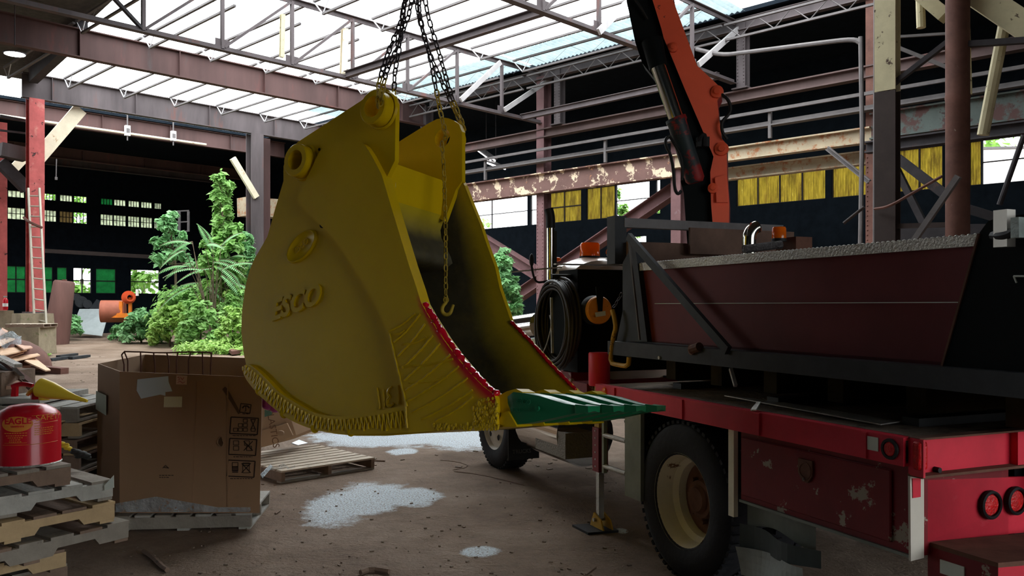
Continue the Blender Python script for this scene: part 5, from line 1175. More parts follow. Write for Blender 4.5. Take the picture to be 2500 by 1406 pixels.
mb.add(vi, [(n + i, n + (i + 1) % n, (i + 1) % n, i) for i in range(n)] + [tuple(range(n))], 1)
mb.add([vs[n + i] for i in range(n)] + [vi[n + i] for i in range(n)], [(i, (i + 1) % n, n + (i + 1) % n, n + i) for i in range(n)], 1)
mb.build('carton_wall', [m_card, m_cin], ct)
FY = YF - .004
def fr(px, py, d=0): return P(px, py, FY - d)
MB().box(P(556, 1090, FY), (.01, .006, .98)).build('flap_fold', m_card, ct)
MB().bar(fr(480, 930, -.002), fr(470, 1230, -.002), .004, .004).build('crease', m_card, ct)
def frame(x0_, y0_, x1_, y1_, w_=.008):
    mb = MB(); sk = -3
    a, b, c_, d = fr(x0_, y0_), fr(x1_, y0_ + 3), fr(x1_ + sk, y1_ + 3), fr(x0_ + sk, y1_)
    for p, q in ((a, b), (b, c_), (c_, d), (d, a)): mb.bar(p, q, .003, w_, V3((0, 0, 1)) if abs((q - p).x) > abs((q - p).z) else V3((1, 0, 0)))
    return mb
def line(mb, pts, w_=.004):
    for p, q in zip(pts, pts[1:]):
        a, b = fr(*p), fr(*q); mb.bar(a, b, w_, .003, V3((0, 1, 0)))
    return mb
def sym(mb, nm='handling_symbol'): return mb.build(nm, m_ink, ct)
q = frame(588, 985, 613, 1006, .006); line(q, [(600, 992), (600, 1003), (597, 1004)], .005); line(q, [(592, 996), (596, 991), (604, 991), (609, 996)], .01); sym(q)
q = frame(564, 1018, 631, 1058)
for cx_, k in ((575, 1), (587, 2), (599, 3)):
    for j in range(k): line(q, [(cx_ - 5, 1053 - 11 * j), (cx_ + 5, 1053 - 11 * j), (cx_ + 5, 1045 - 11 * j), (cx_ - 5, 1045 - 11 * j), (cx_ - 5, 1053 - 11 * j)])
line(q, [(612, 1023), (624, 1049)], .006); line(q, [(624, 1023), (612, 1049)], .006); line(q, [(613, 1053), (623, 1053), (623, 1046), (613, 1046), (613, 1053)]); line(q, [(613, 1024), (623, 1024)], .006); sym(q)
q = frame(561, 1070, 627, 1109)
for y in (1076, 1089): line(q, [(570, y), (583, y), (583, y + 10), (570, y + 10), (570, y)])
line(q, [(595, 1077), (617, 1100)], .006); line(q, [(617, 1077), (595, 1100)], .006); line(q, [(597, 1076), (609, 1076), (609, 1087), (597, 1087), (597, 1076)]); line(q, [(602, 1089), (614, 1089), (614, 1100), (602, 1100), (602, 1089)]); sym(q)
q = frame(557, 1123, 623, 1162)
for y in (1129, 1139): line(q, [(567, y), (581, y), (581, y + 10), (567, y + 10), (567, y)])
for y in (1141, 1144, 1147, 1150, 1153): line(q, [(567, y), (581, y)], .006)
line(q, [(590, 1131), (612, 1154)], .006); line(q, [(612, 1131), (590, 1154)], .006); line(q, [(593, 1130), (609, 1130), (609, 1154), (593, 1154), (593, 1130)]); 
for y in (1132, 1136): line(q, [(593, y), (609, y)], .006)
sym(q)
for (a, b, y) in ((592, 609, 1010), (568, 624, 1063), (570, 616, 1115), (562, 616, 1168), (389, 424, 1160), (389, 412, 1165)):
    mb = MB(); x = a
    while x < b: w2 = r5.uniform(3, 8); line(mb, [(x, y), (min(b, x + w2), y + .3)], .005); x += w2 + 2
    sym(mb, 'printed_text_line')
q = MB(); line(q, [(397, 1143), (404, 1136), (412, 1143), (400, 1141)], .004); sym(q, 'printed_mark')
MB().prism([fr(*p) for p in [(543, 950), (549, 944), (556, 950), (575, 985), (587, 1008), (582, 1011), (566, 985)]], V3((0, -.002, 0))).build('scuff_mark', m_inkb, ct)
q = MB(); 
pp = smooth_path([fr(538, 1066, .004), fr(530, 1075, .004), fr(531, 1085, .004), fr(540, 1092, .004), fr(547, 1084, .004), fr(543, 1074, .004)], 2); q.tube(pp, .004, 5).build('torn_hole_edge', m_cin, ct)
MB().prism([fr(*p) for p in [(534, 1070), (540, 1066), (545, 1080), (540, 1090), (533, 1082)]], V3((0, -.001, 0))).build('torn_hole', m_inkb, ct)
m_paper = mat('bluish_white_paper', (.5, .57, .6), .6, var=.05); m_cream2 = mat('cream_label', (.62, .58, .38), .6, var=.03); m_pinkl = mat('pinkish_label', (.6, .42, .33), .6, var=.05)
MB().prism([fr(336, 926), (fr(411, 918)), fr(412, 932), fr(421, 955), fr(404, 957), fr(404, 966), fr(392, 963), fr(345, 973), fr(334, 953)], V3((0, -.004, 0))).build('paper_slip', m_paper, ct)
line(MB(), [(338, 940), (411, 930)], .003).build('paper_fold', m_ink, ct)
MB().prism([fr(401, 968), fr(445, 968), fr(444, 994), fr(400, 994)], V3((0, -.003, 0))).build('cream_label', m_cream2, ct)
q = MB().prism([fr(431, 916), fr(457, 917), fr(456, 939), fr(430, 938)], V3((0, -.003, 0))).build('written_label', m_pinkl, ct)
mb = MB(); line(mb, [(433, 922), (437, 920), (438, 927), (434, 928)], .003); line(mb, [(441, 921), (446, 927), (449, 921)], .003); line(mb, [(434, 934), (440, 930), (446, 935), (452, 932)], .003); mb.v = [v - V3((0, .004, 0)) for v in mb.v]; mb.build('handwriting', mat('red_ink', (.35, .03, .03), .7), q)
e0, e1 = V3((xl, 6.98, 0)), V3((x0, YF, 0)); dv = (e1 - e0); nrm = V3((dv.y, -dv.x, 0)).normalized()
def chf(a, z): return e0 + dv * a + ZZ * z + nrm * .012
MB().prism([chf(.06, 1.05), chf(.5, 1.03), chf(.5, .87), chf(.04, .9)], nrm * .003).build('pale_green_label', mat('pale_green_label', (.42, .47, .38), .6, var=.05), ct)
# stretch film round the carton foot
m_film = mat('clear_stretch_film', (.5, .6, .66), .15, var=.3, scale=9, alpha=.42, bump=1.5, bscale=22, spec=.8)
def film_grid(fn, n, k, nm, lab, cat='plastic film'): return tag(MB().grid(fn, n, k).build(nm, m_film, smooth=True), lab, cat)
film_grid(lambda i, j: P(282 + 330 * i, 1250 - (12 + 26 * max(0, 1 - abs(i - .3) * 2.2)) * j, YF - .03 - .02 * math.sin(20 * i) * (1 - j)), 40, 5, 'stretch_film', 'crumpled clear film around the foot of the large carton')
# wire rack standing in the carton
mb = MB(); yk = 7.3
tops_ = [(297, 866), (304, 858), (343, 859), (374, 861), (412, 861), (434, 860), (460, 859), (512, 860), (516, 864), (514, 895)]
mb.tube([P(a, b, yk) for a, b in tops_], .007, 6)
wr = thing('wire_rack', P(405, 1200, yk), 'bent dark wire rack sticking out behind the carton', 'wire rack')
mb.build('top_wire', m_brown, wr, smooth=True)
for a, b, c_, d in [(304, 860, 312, 880), (343, 859, 344, 893), (375, 861, 378, 895), (407, 861, 412, 880), (434, 860, 431, 880), (466, 859, 460, 880), (494, 860, 495, 893), (516, 860, 514, 893), (297, 866, 303, 890)]:
    MB().tube([P(a, b, yk), P(c_, d, yk), P(c_ + r5.uniform(-3, 3), 1235, yk)], .006, 6).build('wire_upright', m_brown, wr, smooth=True)
# second carton and purple bag
c2 = thing('torn_carton', P(665, 1080, 9.2), 'crumpled torn cardboard box lying behind the large carton', 'box')
q = MB(); cs = [P(620, 930, 9.0), P(700, 990, 9.3), P(723, 1062, 9.4), P(718, 1071, 9.4), P(640, 1092, 9.0), P(600, 1096, 9.0)]
q.prism(cs, V3((.25, .9, .05))).build('carton_body', m_card2, c2)
MB().prism([p - V3((.02, .05, 0)) for p in [P(640, 1052, 9.0), P(708, 1032, 9.3), P(722, 1061, 9.35), P(640, 1090, 9.0)]], V3((0, .03, 0))).build('torn_flap', m_card2, c2)
q = MB(); pp = smooth_path([P(676, 1054, 9.05), P(684, 1050, 9.05), P(694, 1052, 9.1), P(694, 1062, 9.1), P(682, 1062, 9.05)], 1); q.prism(pp, V3((0, -.03, 0))).build('torn_patch', m_cin, c2)
text_mb('PLASTICS', .1, .003, P(666, 1046, 9.02), P(672, 1090, 9.02) - P(658, 1010, 9.02), P(700, 1040, 9.02) - P(660, 1046, 9.02)).build('carton_lettering', mat('faded_brown_ink', (.18, .1, .06), .8), c2)
MB().prism([P(646, 1000, 8.93), P(664, 1005, 8.95), P(664, 1012, 8.95), P(646, 1018, 8.93)], V3((0, -.003, 0))).build('green_print', mat('green_ink', (.1, .2, .16), .8), c2)
m_purp = mat('purple_plastic_bag', (.36, .05, .26), .3, var=.15, spec=.6)
mb = MB(); 
for cx_, cy_, r_ in ((655, 985, .055), (640, 968, .05), (672, 994, .045), (664, 978, .05), (625, 948, .045)): mb.ball(P(cx_, cy_, 7.0), r_, 12, 8, (1.1, .8, 1))
tag(mb.build('purple_bag', m_purp, smooth='all'), 'shiny purple plastic bag hanging at the carton corner beside the bucket', 'bag')
tag(MB().prism([G(712, 1083), G(730, 1075), G(752, 1083), G(728, 1088)], ZZ * .01).build('white_sheet', mat('white_paper', (.8, .82, .85), .5)), 'white sheet of card on the dirt behind the bleached pallet', 'paper')
film_grid(lambda i, j: P(655 + 65 * i, 1137 + 8 * j + 3 * math.sin(9 * i), 8.25 + .25 * i) + ZZ * .01 * math.sin(14 * i + 5 * j), 14, 5, 'stretch_film', 'scrap of clear film on the corner of the bleached pallet')
tag(MB().prism([P(636, 1158, 8.0), P(641, 1168, 8.0), P(666, 1139, 8.3), P(660, 1134, 8.3)], ZZ * .004).build('white_strap', m_film), 'whitish strap hanging from the bleached pallet corner', 'strap')
# ---- safety can
m_canr = mat('glossy_red_can', (.50, .008, .02), .3, var=.06, coat=.15)
m_cany = mat('yellow_funnel_plastic', (.72, .5, .04), .35, var=.05)
m_cprint = mat('faded_gold_print', (.62, .22, .03), .5, var=.1)
cn = P(68, 1000, 5.15); can = V3((cn.x, cn.y, ztop)); RC, HC = .18, .31
gc = thing('safety_can', can, 'red metal safety fuel can with a yellow funnel on the pallet stack', 'fuel can')
MB().lathe([(0, 0), (RC - .004, 0), (RC + .003, .008), (RC, .02), (RC, HC - .03), (RC - .008, HC - .01), (RC - .03, HC + .012), (.1, HC + .04), (.03, HC + .05), (0, HC + .05)], can, ZZ, 56).build('can_body', m_canr, gc, smooth=True)
MB().lathe([(RC + .004, .0), (RC + .006, .006), (RC + .002, .012)], can, ZZ, 56).build('bottom_rim', m_alu, gc, smooth=True)
def cang(px): return math.atan2(0, 1)
def cyl(a, z, dr=.0015): return can + V3((math.sin(a) * (RC + dr), -math.cos(a) * (RC + dr), z))
bmid = math.atan2(can.x, can.y)          # direction from camera
def cylf(px_off, z, dr=.0015): return cyl(-bmid * 0 + px_off, z, dr)
def zc(py): return EYE - (py - HY) / FPX * (can.y - RC) - ztop
def ac(px):   # angle on the can for an image column
    best = None
    for k in range(-80, 81):
        a = k * math.pi / 160; p = can + V3((math.sin(a) * RC, -math.cos(a) * RC, 0)); x = CX + FPX * p.x / p.y
        if best is None or abs(x - px) < best[0]: best = (abs(x - px), a)
    return best[1]
def wrap(mb, nm, m, par=gc):
    return mb.build(nm, m, par)
def textwrap(txt, size, px, py, nm, m, dr=.002, xs=1.0, bold=.0):
    mb = text_mb(txt, size, .0012, (0, 0, 0), (1, 0, 0), (0, 0, 1), bold=bold); a0 = ac(px); z0 = zc(py)
    out = MB(); out.f = mb.f; out.mi = mb.mi
    out.v = [cyl(a0 + v.x * xs / RC, z0 + v.z, dr - v.y) for v in mb.v]
    return out.build(nm, m, gc)
def ovalw(px0, px1, py0, py1, dr):
    a0, a1 = ac(px0), ac(px1); z0, z1 = zc(py1), zc(py0); n = 40
    ctr = cyl((a0 + a1) / 2, (z0 + z1) / 2, dr); mb = MB()
    for k in range(6):
        for i in range(n):
            t = 2 * math.pi * i / n; s = (k + 1) / 6; mb.v.append(cyl((a0 + a1) / 2 + (a1 - a0) / 2 * s * math.cos(t), (z0 + z1) / 2 + (z1 - z0) / 2 * s * math.sin(t), dr))
    mb.f = [(k * n + i, k * n + (i + 1) % n, (k + 1) * n + (i + 1) % n, (k + 1) * n + i) for k in range(5) for i in range(n)] + [tuple(range(n))]; mb.mi = [0] * len(mb.f)
    return mb
ovalw(5, 81, 1017, 1055, .001).build('emblem_oval', m_cprint, gc)
textwrap('EAGLE', .05, 42, 1029, 'emblem_lettering', m_canr, .003, 1.0, .0015)
mb = MB()
for k in range(-4, 5):
    a0 = ac(43); z = zc(1041 + abs(k) * .2); mb.add([cyl(a0 + (k * 8.0 / 1000 - .004) / RC, z + .004, .003), cyl(a0 + (k * 8.0 / 1000 + .004) / RC, z + .004, .003), cyl(a0 + (k * 8.0 / 1000) / RC, z - .012 + .001 * abs(k), .003)], [(0, 1, 2)])
mb.build('emblem_eagle', m_canr, gc)
textwrap('SAFETY', .05, 122, 1024, 'can_lettering', m_cprint, .002, 1.05)
for y, a, b in ((1017, 78, 142), (1036, 84, 142), (1087, 8, 140), (1082, 12, 66)):
    mb = MB(); pts = [cyl(ac(a) + (ac(b) - ac(a)) * i / 12, zc(y), .002) for i in range(13)]; mb.tube(pts, .0013, 4).build('print_line', m_cprint, gc)
for y, a, b in ((1058, 12, 68), (1064, 15, 66), (1069, 20, 56), (1074, 24, 50), (1079, 22, 52), (1043, 84, 100), (1049, 84, 130), (1054, 84, 128), (1059, 84, 130), (1064, 84, 126)):
    mb = MB(); t = ac(a); e = ac(b)
    while t < e:
        t2 = min(e, t + r5.uniform(.03, .08)); mb.add([cyl(t, zc(y) - .0025, .002), cyl(t2, zc(y) - .0025, .002), cyl(t2, zc(y) + .0025, .002), cyl(t, zc(y) + .0025, .002)], [(0, 1, 2, 3)]); t = t2 + .02
    mb.build('small_print_line', m_cprint, gc)
# funnel, spout, handle
fn0, fn1 = P(96, 945, 5.1), P(213, 979, 5.05); d_ = (fn1 - fn0)
f1 = MB().lathe([(.0, 0), (.052, 0), (.058, .015), (.05, .1), (.04, .2), (.02, .32 * 0 + .22)], fn0, d_, 24)
f1 = MB().tube([fn0 + d_ * t for t in (0, .02, .25, .6, .75, .98, 1)], [.02, .058, .052, .026, .017, .010, .008], 24).build('funnel', m_cany, gc, smooth=True)
fb = P(108, 968, 5.12); MB().lathe([(.03, -.02), (.032, .03), (.03, .04), (0, .04)], fb, ZZ, 20).build('funnel_collar', m_cany, gc, smooth=True)
MB().tube(smooth_path([P(100, 940, 5.1), P(82, 948, 5.12), P(72, 958, 5.14), P(68, 962, 5.16)], 2), .013, 8).build('lever', m_cany, gc, smooth=True)
MB().lathe([(.035, -.01), (.035, .03), (.028, .04), (0, .04)], P(90, 970, 5.16), ZZ, 18).build('filler_neck', m_canr, gc, smooth=True)
MB().prism([P(26, 968, 5.15), P(38, 968, 5.15), P(39, 942, 5.15), P(29, 942, 5.15)], V3((0, .03, 0))).build('handle_post', m_canr, gc)
MB().tube(smooth_path([P(30, 944, 5.16), P(44, 938, 5.16), P(60, 937, 5.16), P(80, 942, 5.16)], 2), .014, 10).build('carry_handle', m_canr, gc, smooth=True)
# gloves on the pallet
mb = MB(); 
def lump(cs, Y, nm, m, lab):
    mb = MB()
    for px, py, r_ in cs: mb.ball(P(px, py, Y), r_, 10, 6, (1.3, 1.1, .6))
    return tag(mb.build(nm, m, smooth='all'), lab, 'work glove')
lump([(150, 1082, .02), (158, 1088, .025), (166, 1094, .022), (172, 1099, .012), (163, 1084, .012), (152, 1090, .012)], 5.72, 'work_glove', mat('yellow_glove', (.6, .45, .03), .7, var=.35, scale=30), 'crumpled yellow work glove on the pallet beside the can')
lump([(185, 1103, .03), (197, 1108, .035), (208, 1112, .03), (214, 1117, .02), (180, 1098, .015), (192, 1115, .02)], 5.62, 'work_glove', mat('black_glove', (.015, .017, .015), .7, var=.3), 'crumpled black work glove at the pallet edge')
# ================================================================ SCRAP, LADDER, BACKGROUND THINGS
def sheet(corners, th, nm, m, lab, cat='board'):
    p = [P(c[0], c[1], c[2] * (1.42 if c[2] < 20 else 1)) for c in corners]; n = (p[1] - p[0]).cross(p[2] - p[0]).normalized(); return tag(MB().prism(p, n * th).build(nm, m), lab, cat)
m_mdf = mat('tan_cardboard_sheet', (.58, .4, .27), .8, var=.1); m_mdf2 = mat('pinkish_cardboard_sheet', (.5, .32, .24), .8, var=.12)
SH_ = [((0, 900, 15), (60, 880, 17), (124, 902, 15.5), (122, 897, 15.4)), ((18, 868, 15.6), (70, 850, 17), (98, 866, 15.8), (30, 882, 14.9)), ((0, 872, 15), (40, 846, 17), (66, 857, 16), (0, 880, 14.8)), ((0, 850, 15.5), (28, 828, 17), (66, 854, 15.5), (0, 868, 14.8)), ((35, 838, 16), (62, 834, 17), (80, 848, 15.8), (58, 852, 15.2)), ((0, 830, 15.4), (20, 824, 16.5), (36, 826, 15.8), (0, 843, 15)), ((0, 806, 15.6), (6, 800, 16.4), (20, 808, 15.8), (0, 818, 15.2)), ((60, 880, 15.2), (84, 872, 16), (124, 903, 15.1), (112, 904, 14.9))]
for i, s_ in enumerate(SH_): sheet(s_, .03, 'cardboard_sheet', m_mdf if i % 2 else m_mdf2, 'flattened cardboard sheet, ' + ['at the foot of the left scrap heap', 'wide pale one low in the left scrap heap', 'wedged lower one at the left picture edge', 'large tan one in the middle of the scrap heap', 'small pale one at the right of the scrap heap', 'one just under the plastic film', 'topmost one of the scrap heap', 'narrow slanting one pointing to the dirt'][i], 'cardboard')
tag(MB().ball(V3((P(15, 905, 23).x, 23, 0)), 1.15, 20, 12, (1.0, .9, .75)).build('scrap_mound', m_brown, smooth='all'), 'dark brown mound of rubbish under the cardboard sheets', 'rubbish heap')
film_grid(lambda i, j: P(-10 + 62 * i, 800 + 18 * i + (32 + 10 * math.sin(5 * i)) * j, 21.2 - .3 * j) + ZZ * .04 * math.sin(12 * i + 7 * j), 18, 8, 'stretch_film', 'sheet of crumpled film over the left scrap heap')
tag(MB().bar(P(85, 899, 22), P(158, 906, 21.6), .24, .16).build('rotten_beam', m_brown), 'dark rotten beam end right of the cardboard heap', 'timber')
for i, (a, b, c_, d, w_, m, lab) in enumerate([(0, 872, 45, 893, .06, m_alu, 'shiny metal trim strip, the upper one on the left scrap'), (24, 892, 54, 922, .035, m_chrome, 'short shiny strip end above the red can'), (-20, 860, 92, 948, .05, m_brown, 'long dark moulding slanting behind the red can'), (-20, 895, 40, 945, .16, m_mdf2, 'wide pinkish board slanting behind the red can'), (0, 882, 80, 950, .05, m_w['brown'], 'thin brown slat slanting behind the red can'), (-20, 880, 36, 908, .05, m_darkgrey, 'grey strip on the left scrap')]):
    Y_ = 7.02 + .05 * i; tag(MB().bar(P(a, b, Y_ + .3), P(c_, d, Y_), w_, .03).build('scrap_strip', m), lab, 'scrap strip')
tag(MB().box(V3((P(10, 975, 7.3).x, 7.35, .965)), (1.0, .8, .045)).build('pale_board', m_w['white']), 'pale board under the slanting strips behind the red can', 'board')
tag(MB().box(V3((P(-25, 905, 7.3).x, 7.3, 1.09)), (.5, .5, .2)).build('scrap_crate', m_w['brown']), 'low brown crate behind the red can propping the scrap strips', 'crate')
# ladder
ld = thing('aluminium_ladder', P(101, 862, 30.4), 'pale straight ladder leaning on the peeling red column', 'ladder')
m_lad = mat('ladder_aluminium', (.5, .46, .38), .5, metal=.3, var=.1)
La, Lb, Ra, Rb = P(87, 852, 30.4), P(69, 459, 31.0), P(116, 858, 30.3), P(96, 459, 31.0)
MB().bar(La, Lb, .06, .1).build('ladder_rail', m_lad, ld); MB().bar(Ra, Rb, .06, .1).build('ladder_rail', m_lad, ld)
for k in range(15):
    t = .05 + .9 * k / 14; MB().tube([La.lerp(Lb, t), Ra.lerp(Rb, t)], .03, 6).build('rung', m_lad, ld, smooth=True)
tag(MB().tube(smooth_path([P(58, 531, 30.9), P(68, 540, 30.7), P(85, 548, 30.7), P(104, 556, 30.8)], 1), .05, 5).build('rope_tie', m_brown), 'rope tied across the ladder', 'rope')
# extinguisher
a = P(13, 757, 31.6); a.z = 1.58; fx = thing('fire_extinguisher', a, 'small red fire extinguisher standing on the mossy pier', 'fire extinguisher')
MB().lathe([(0, 0), (.085, 0), (.09, .02), (.09, .36), (.06, .42), (.03, .45)], a, ZZ, 16).build('cylinder', m_canr, fx, smooth=True); MB().lathe([(.092, .12), (.092, .24)], a, ZZ, 16).build('white_label', m_white, fx)
MB().box(a + ZZ * .49, (.12, .05, .05)).build('valve_handle', m_alu, fx)
# pallet leaning on the pier
pallet((P(106, 800, 28.5).x, 28.5), 0.05, 1.25, 1.0, 1.0, 'old pallet raised against the concrete pier', ('brown', 'pale', 'brown'), notch=False, n=6)
tag(MB().box(V3((P(70, 800, 29).x, 29, .55)), (1.3, 1.1, .9)).build('rubble_block', m_conc), 'concrete block under the raised pallet', 'block')
# tank, clutter, orange machine
a = P(152, 750, 36); tk2 = thing('rusty_tank', V3((a.x, a.y, 0)), 'tall rusty maroon tank standing behind the weeds', 'tank')
mb = MB(); mb.tube([V3((a.x - .28, a.y, .1)), V3((a.x - .12, a.y, 1.3)), V3((a.x + .08, a.y, 2.7)), V3((a.x + .09, a.y, 2.78))], [.52, .48, .42, .36], 20); mb.build('tank_shell', mat('rusty_maroon_tank', (.13, .065, .055), .8, var=.3, scale=1.5, spot=((.3, .18, .12), .6, 3, .1), streak=True), tk2, smooth=True)
MB().lathe([(.1, 0), (.1, .08), (0, .08)], V3((a.x + .09, a.y, 2.76)), ZZ, 12).build('tank_cap', m_brown, tk2)
sheet([(194, 754, 41.3), (268, 754, 41.3), (249, 820, 40), (171, 811, 40)], .03, 'galvanised_sheet', mat('galvanised_sheet_metal', (.45, .5, .5), .4, metal=.3, var=.12, spot=((.5, .4, .25), .62, .7, .2)), 'sheet of galvanised metal leaning in front of the weeds', 'metal sheet')
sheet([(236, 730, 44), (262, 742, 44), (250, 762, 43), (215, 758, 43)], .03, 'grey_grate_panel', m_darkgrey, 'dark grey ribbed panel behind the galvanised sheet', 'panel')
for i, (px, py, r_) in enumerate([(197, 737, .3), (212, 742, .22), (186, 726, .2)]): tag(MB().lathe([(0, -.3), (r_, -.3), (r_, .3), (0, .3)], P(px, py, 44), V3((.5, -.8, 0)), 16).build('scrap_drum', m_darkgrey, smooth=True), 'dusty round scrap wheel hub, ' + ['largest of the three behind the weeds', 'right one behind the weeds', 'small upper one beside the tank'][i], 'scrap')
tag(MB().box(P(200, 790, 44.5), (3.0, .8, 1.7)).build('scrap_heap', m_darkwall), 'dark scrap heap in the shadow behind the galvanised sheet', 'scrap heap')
om = thing('orange_machine', P(290, 800, 38.5), 'rusty orange machine half hidden in the weeds', 'machine'); m_or = mat('faded_orange_machine_paint', (.75, .2, .02), .6, var=.2, spot=((.25, .1, .05), .6, 4, .1))
MB().lathe([(0, -.5), (.5, -.5), (.5, .5), (0, .5)], P(276, 760, 38.5), V3((1, .3, 0)), 20).build('drum', mat('rust_red_drum', (.32, .1, .06), .7, var=.2), om, smooth=True)
MB().box(P(290, 770, 38.2), (.9, .2, .2)).build('frame', m_or, om); MB().box(P(296, 755, 38.2), (.14, .14, .7)).build('upright', m_or, om); MB().box(P(318, 745, 38.2), (.12, .12, .7)).build('upright', m_or, om)
for k in range(5): MB().lathe([(.12, -.02), (.3 - .03 * k, -.02), (.3 - .03 * k, .02), (.12, .02)], P(314 + k, 726, 38.2 - .06 * k), V3((.4, -.9, 0)), 20, closed=True).build('coiled_hose', mat('red_orange_hose', (.6, .08, .02), .5), om, smooth=True)
MB().box(P(335, 714, 38.3), (.1, .1, .3)).build('white_canister', m_white, om)
# ================================================================ GREENERY
def leafm(nm, c, c2): 
    m = mat(nm, c, .55, var=.35, scale=1.2, spot=[(c2, .55, .9, .15)], trans=.4); return m
m_lf = leafm('bright_leaves', (.24, .45, .13), (.36, .58, .2)); m_lf2 = leafm('yellow_green_leaves', (.34, .55, .14), (.48, .66, .22)); m_lf3 = leafm('bluish_fern_leaves', (.2, .42, .18), (.3, .52, .26)); m_trunk = mat('thin_bark', (.12, .09, .06), .9, var=.3)
rl_ = random.Random(5)
def leaves(mb, c, rad, n, size, shell=.12, droop=.3, maple=True):
    c = V3(c)
    for _ in range(n):
        while True:
            d = V3((rl_.uniform(-1, 1), rl_.uniform(-1, 1), rl_.uniform(-1, 1)))
            if .01 < d.length <= 1: break
        d = d.normalized() * (shell + (1 - shell) * rl_.random())
        p = c + V3((d.x * rad[0], d.y * rad[1], d.z * rad[2]))
        nn_ = (V3((d.x, d.y, d.z + .9)) + V3((rl_.uniform(-.7, .7), rl_.uniform(-.7, .7), rl_.uniform(-.5, .5)))).normalized()
        a = nn_.cross(V3((rl_.uniform(-1, 1), rl_.uniform(-1, 1), rl_.uniform(-.3, .3)))).normalized(); b = nn_.cross(a); s = size * rl_.uniform(.6, 1.3)
        mb.add([p - a * s, p - a * s * .15 + b * s * .55, p + a * s + nn_ * -s * droop, p - a * s * .15 - b * s * .55], [(0, 1, 2), (0, 2, 3)])
def clump_plant(nm, root, clumps, size, m, lab, cat, trunk=None, group=None, per=1.0):
    t = thing(nm, root, lab, cat, group); mb = MB()
    for (c, rad, n) in clumps: leaves(mb, c, rad, int(n * per), size)
    mb.build('foliage', m, t)
    tb_ = MB()
    for path, r_ in (trunk or []): tb_.tube(path, r_, 6)
    if trunk: tb_.build('trunk', m_trunk, t)
    return t
def branchy(px0, py0, Y, px1, py1, n, rr0, rr1, sc, cnt):
    """clumps scattered along a leader; half-width runs rr0 -> rr1 pixels"""
    cl = []; paths = []
    for i in range(n):
        t = (i + .5) / n; px = px0 + (px1 - px0) * t; py = py0 + (py1 - py0) * t; hw = rr0 + (rr1 - rr0) * t
        for k in (-1, -.6, 0, .6, 1):
            x = px + k * hw * rl_.uniform(.3, 1.05); y = py + rl_.uniform(-1, 1) * 22; c = P(x, y, Y + rl_.uniform(-.8, .8)); r_ = max(.2, hw / FPX * Y * rl_.uniform(.25, .5))
            cl.append((c, (r_, r_, r_ * .95), cnt)); 
            if k: paths.append(([P(px, py + 14, Y), c], [.03, .01]))
    return cl, paths
base = P(548, 800, 35.5)
cl, ps = branchy(552, 700, 35.5, 541, 446, 13, 66, 17, 1, 46)
clump_plant('young_tree', V3((base.x, base.y, .1)), cl + [(P(540, 432, 35.5), (.22, .22, .35), 40)], .185, m_lf, 'tall young maple-like tree growing inside the roofless hall', 'tree', ps + [([V3((base.x, base.y, .1)), P(552, 700, 35.5), P(545, 560, 35.5), P(540, 425, 35.5)], [.09, .07, .05, .015])])
base = P(432, 790, 37.5)
cl, ps = branchy(420, 640, 37.5, 408, 528, 6, 50, 16, 1, 46)
clump_plant('young_tree', V3((base.x, base.y, .15)), cl, .165, m_lf3, 'smaller young tree left of the tall one', 'tree', ps + [([V3((base.x, base.y, .1)), P(428, 640, 37.5), P(408, 515, 37.5)], [.07, .05, .015])])
base = P(604, 800, 36.5)
cl, ps = branchy(600, 720, 36.5, 600, 575, 6, 28, 14, 1, 46)
clump_plant('young_tree', V3((base.x, base.y, .15)), cl, .13, m_lf3, 'dense sapling at the foot of the grey column beside the bucket', 'tree', ps + [([V3((base.x, base.y, .1)), P(602, 575, 36.5)], [.06, .02])])
# tree of heaven with long feathered fronds
th = thing('feather_leaved_tree', V3((P(520, 800, 34).x, 34, .1)), 'feather leaved sapling with long arching fronds in front of the tall tree', 'tree')
mb = MB(); tr_ = MB()
for k, (px, py, ln, an, cv) in enumerate([(470, 590, 60, 200, .5), (470, 595, 75, 160, -.4), (500, 600, 70, 20, .4), (520, 640, 90, -5, -.5), (520, 640, 95, 15, .5), (530, 650, 95, -20, -.6), (520, 655, 90, 190, .6), (500, 660, 90, 165, -.5), (540, 660, 80, 35, -.4), (540, 670, 85, -35, -.5), (470, 640, 75, 200, .5), (460, 650, 80, 175, -.3), (550, 640, 65, 40, .4), (490, 690, 90, 185, .3), (560, 690, 80, -10, -.4), (520, 610, 70, 100, .4), (450, 610, 65, 215, .5), (540, 600, 55, 60, -.6), (505, 700, 80, -40, -.4), (470, 700, 90, 210, .2)]):
    Y_ = 34 + rl_.uniform(-1.2, 1.2); p = P(px, py, Y_); d = V3((math.cos(math.radians(an)), rl_.uniform(-.7, .3), math.sin(math.radians(an)) * .8 + .25)).normalized(); L = ln / FPX * Y_ * 1.15; pts = [p]
    for i in range(10): d = (d + V3((0, 0, -.11))).normalized(); pts.append(pts[-1] + d * L / 10)
    tr_.tube(pts, [.018] + [.012] * 10, 4); tr_.tube([V3((P(520, 800, 34).x, 34, .1)), V3((P(520, 800, 34).x * .5 + p.x * .5, 34, p.z * .6)), p], [.03, .018, .01], 5)
    for i in range(1, 21):
        q = samp(pts, i / 20.5); d2 = (samp(pts, min(1, i / 20.5 + .05)) - samp(pts, i / 20.5 - .04)).normalized(); s_ = d2.cross(ZZ).normalized(); ll = .28 * math.sin(math.pi * min(.95, .15 + i / 24))
        for sg in (-1, 1):
            e = q + s_ * sg * ll + d2 * ll * .35 - ZZ * ll * .35; w2 = d2 * .035
            mb.add([q, (q + e) / 2 + w2, e, (q + e) / 2 - w2], [(0, 1, 2, 3)])
mb.build('fronds', m_lf3, th); tr_.build('trunk', m_trunk, th)
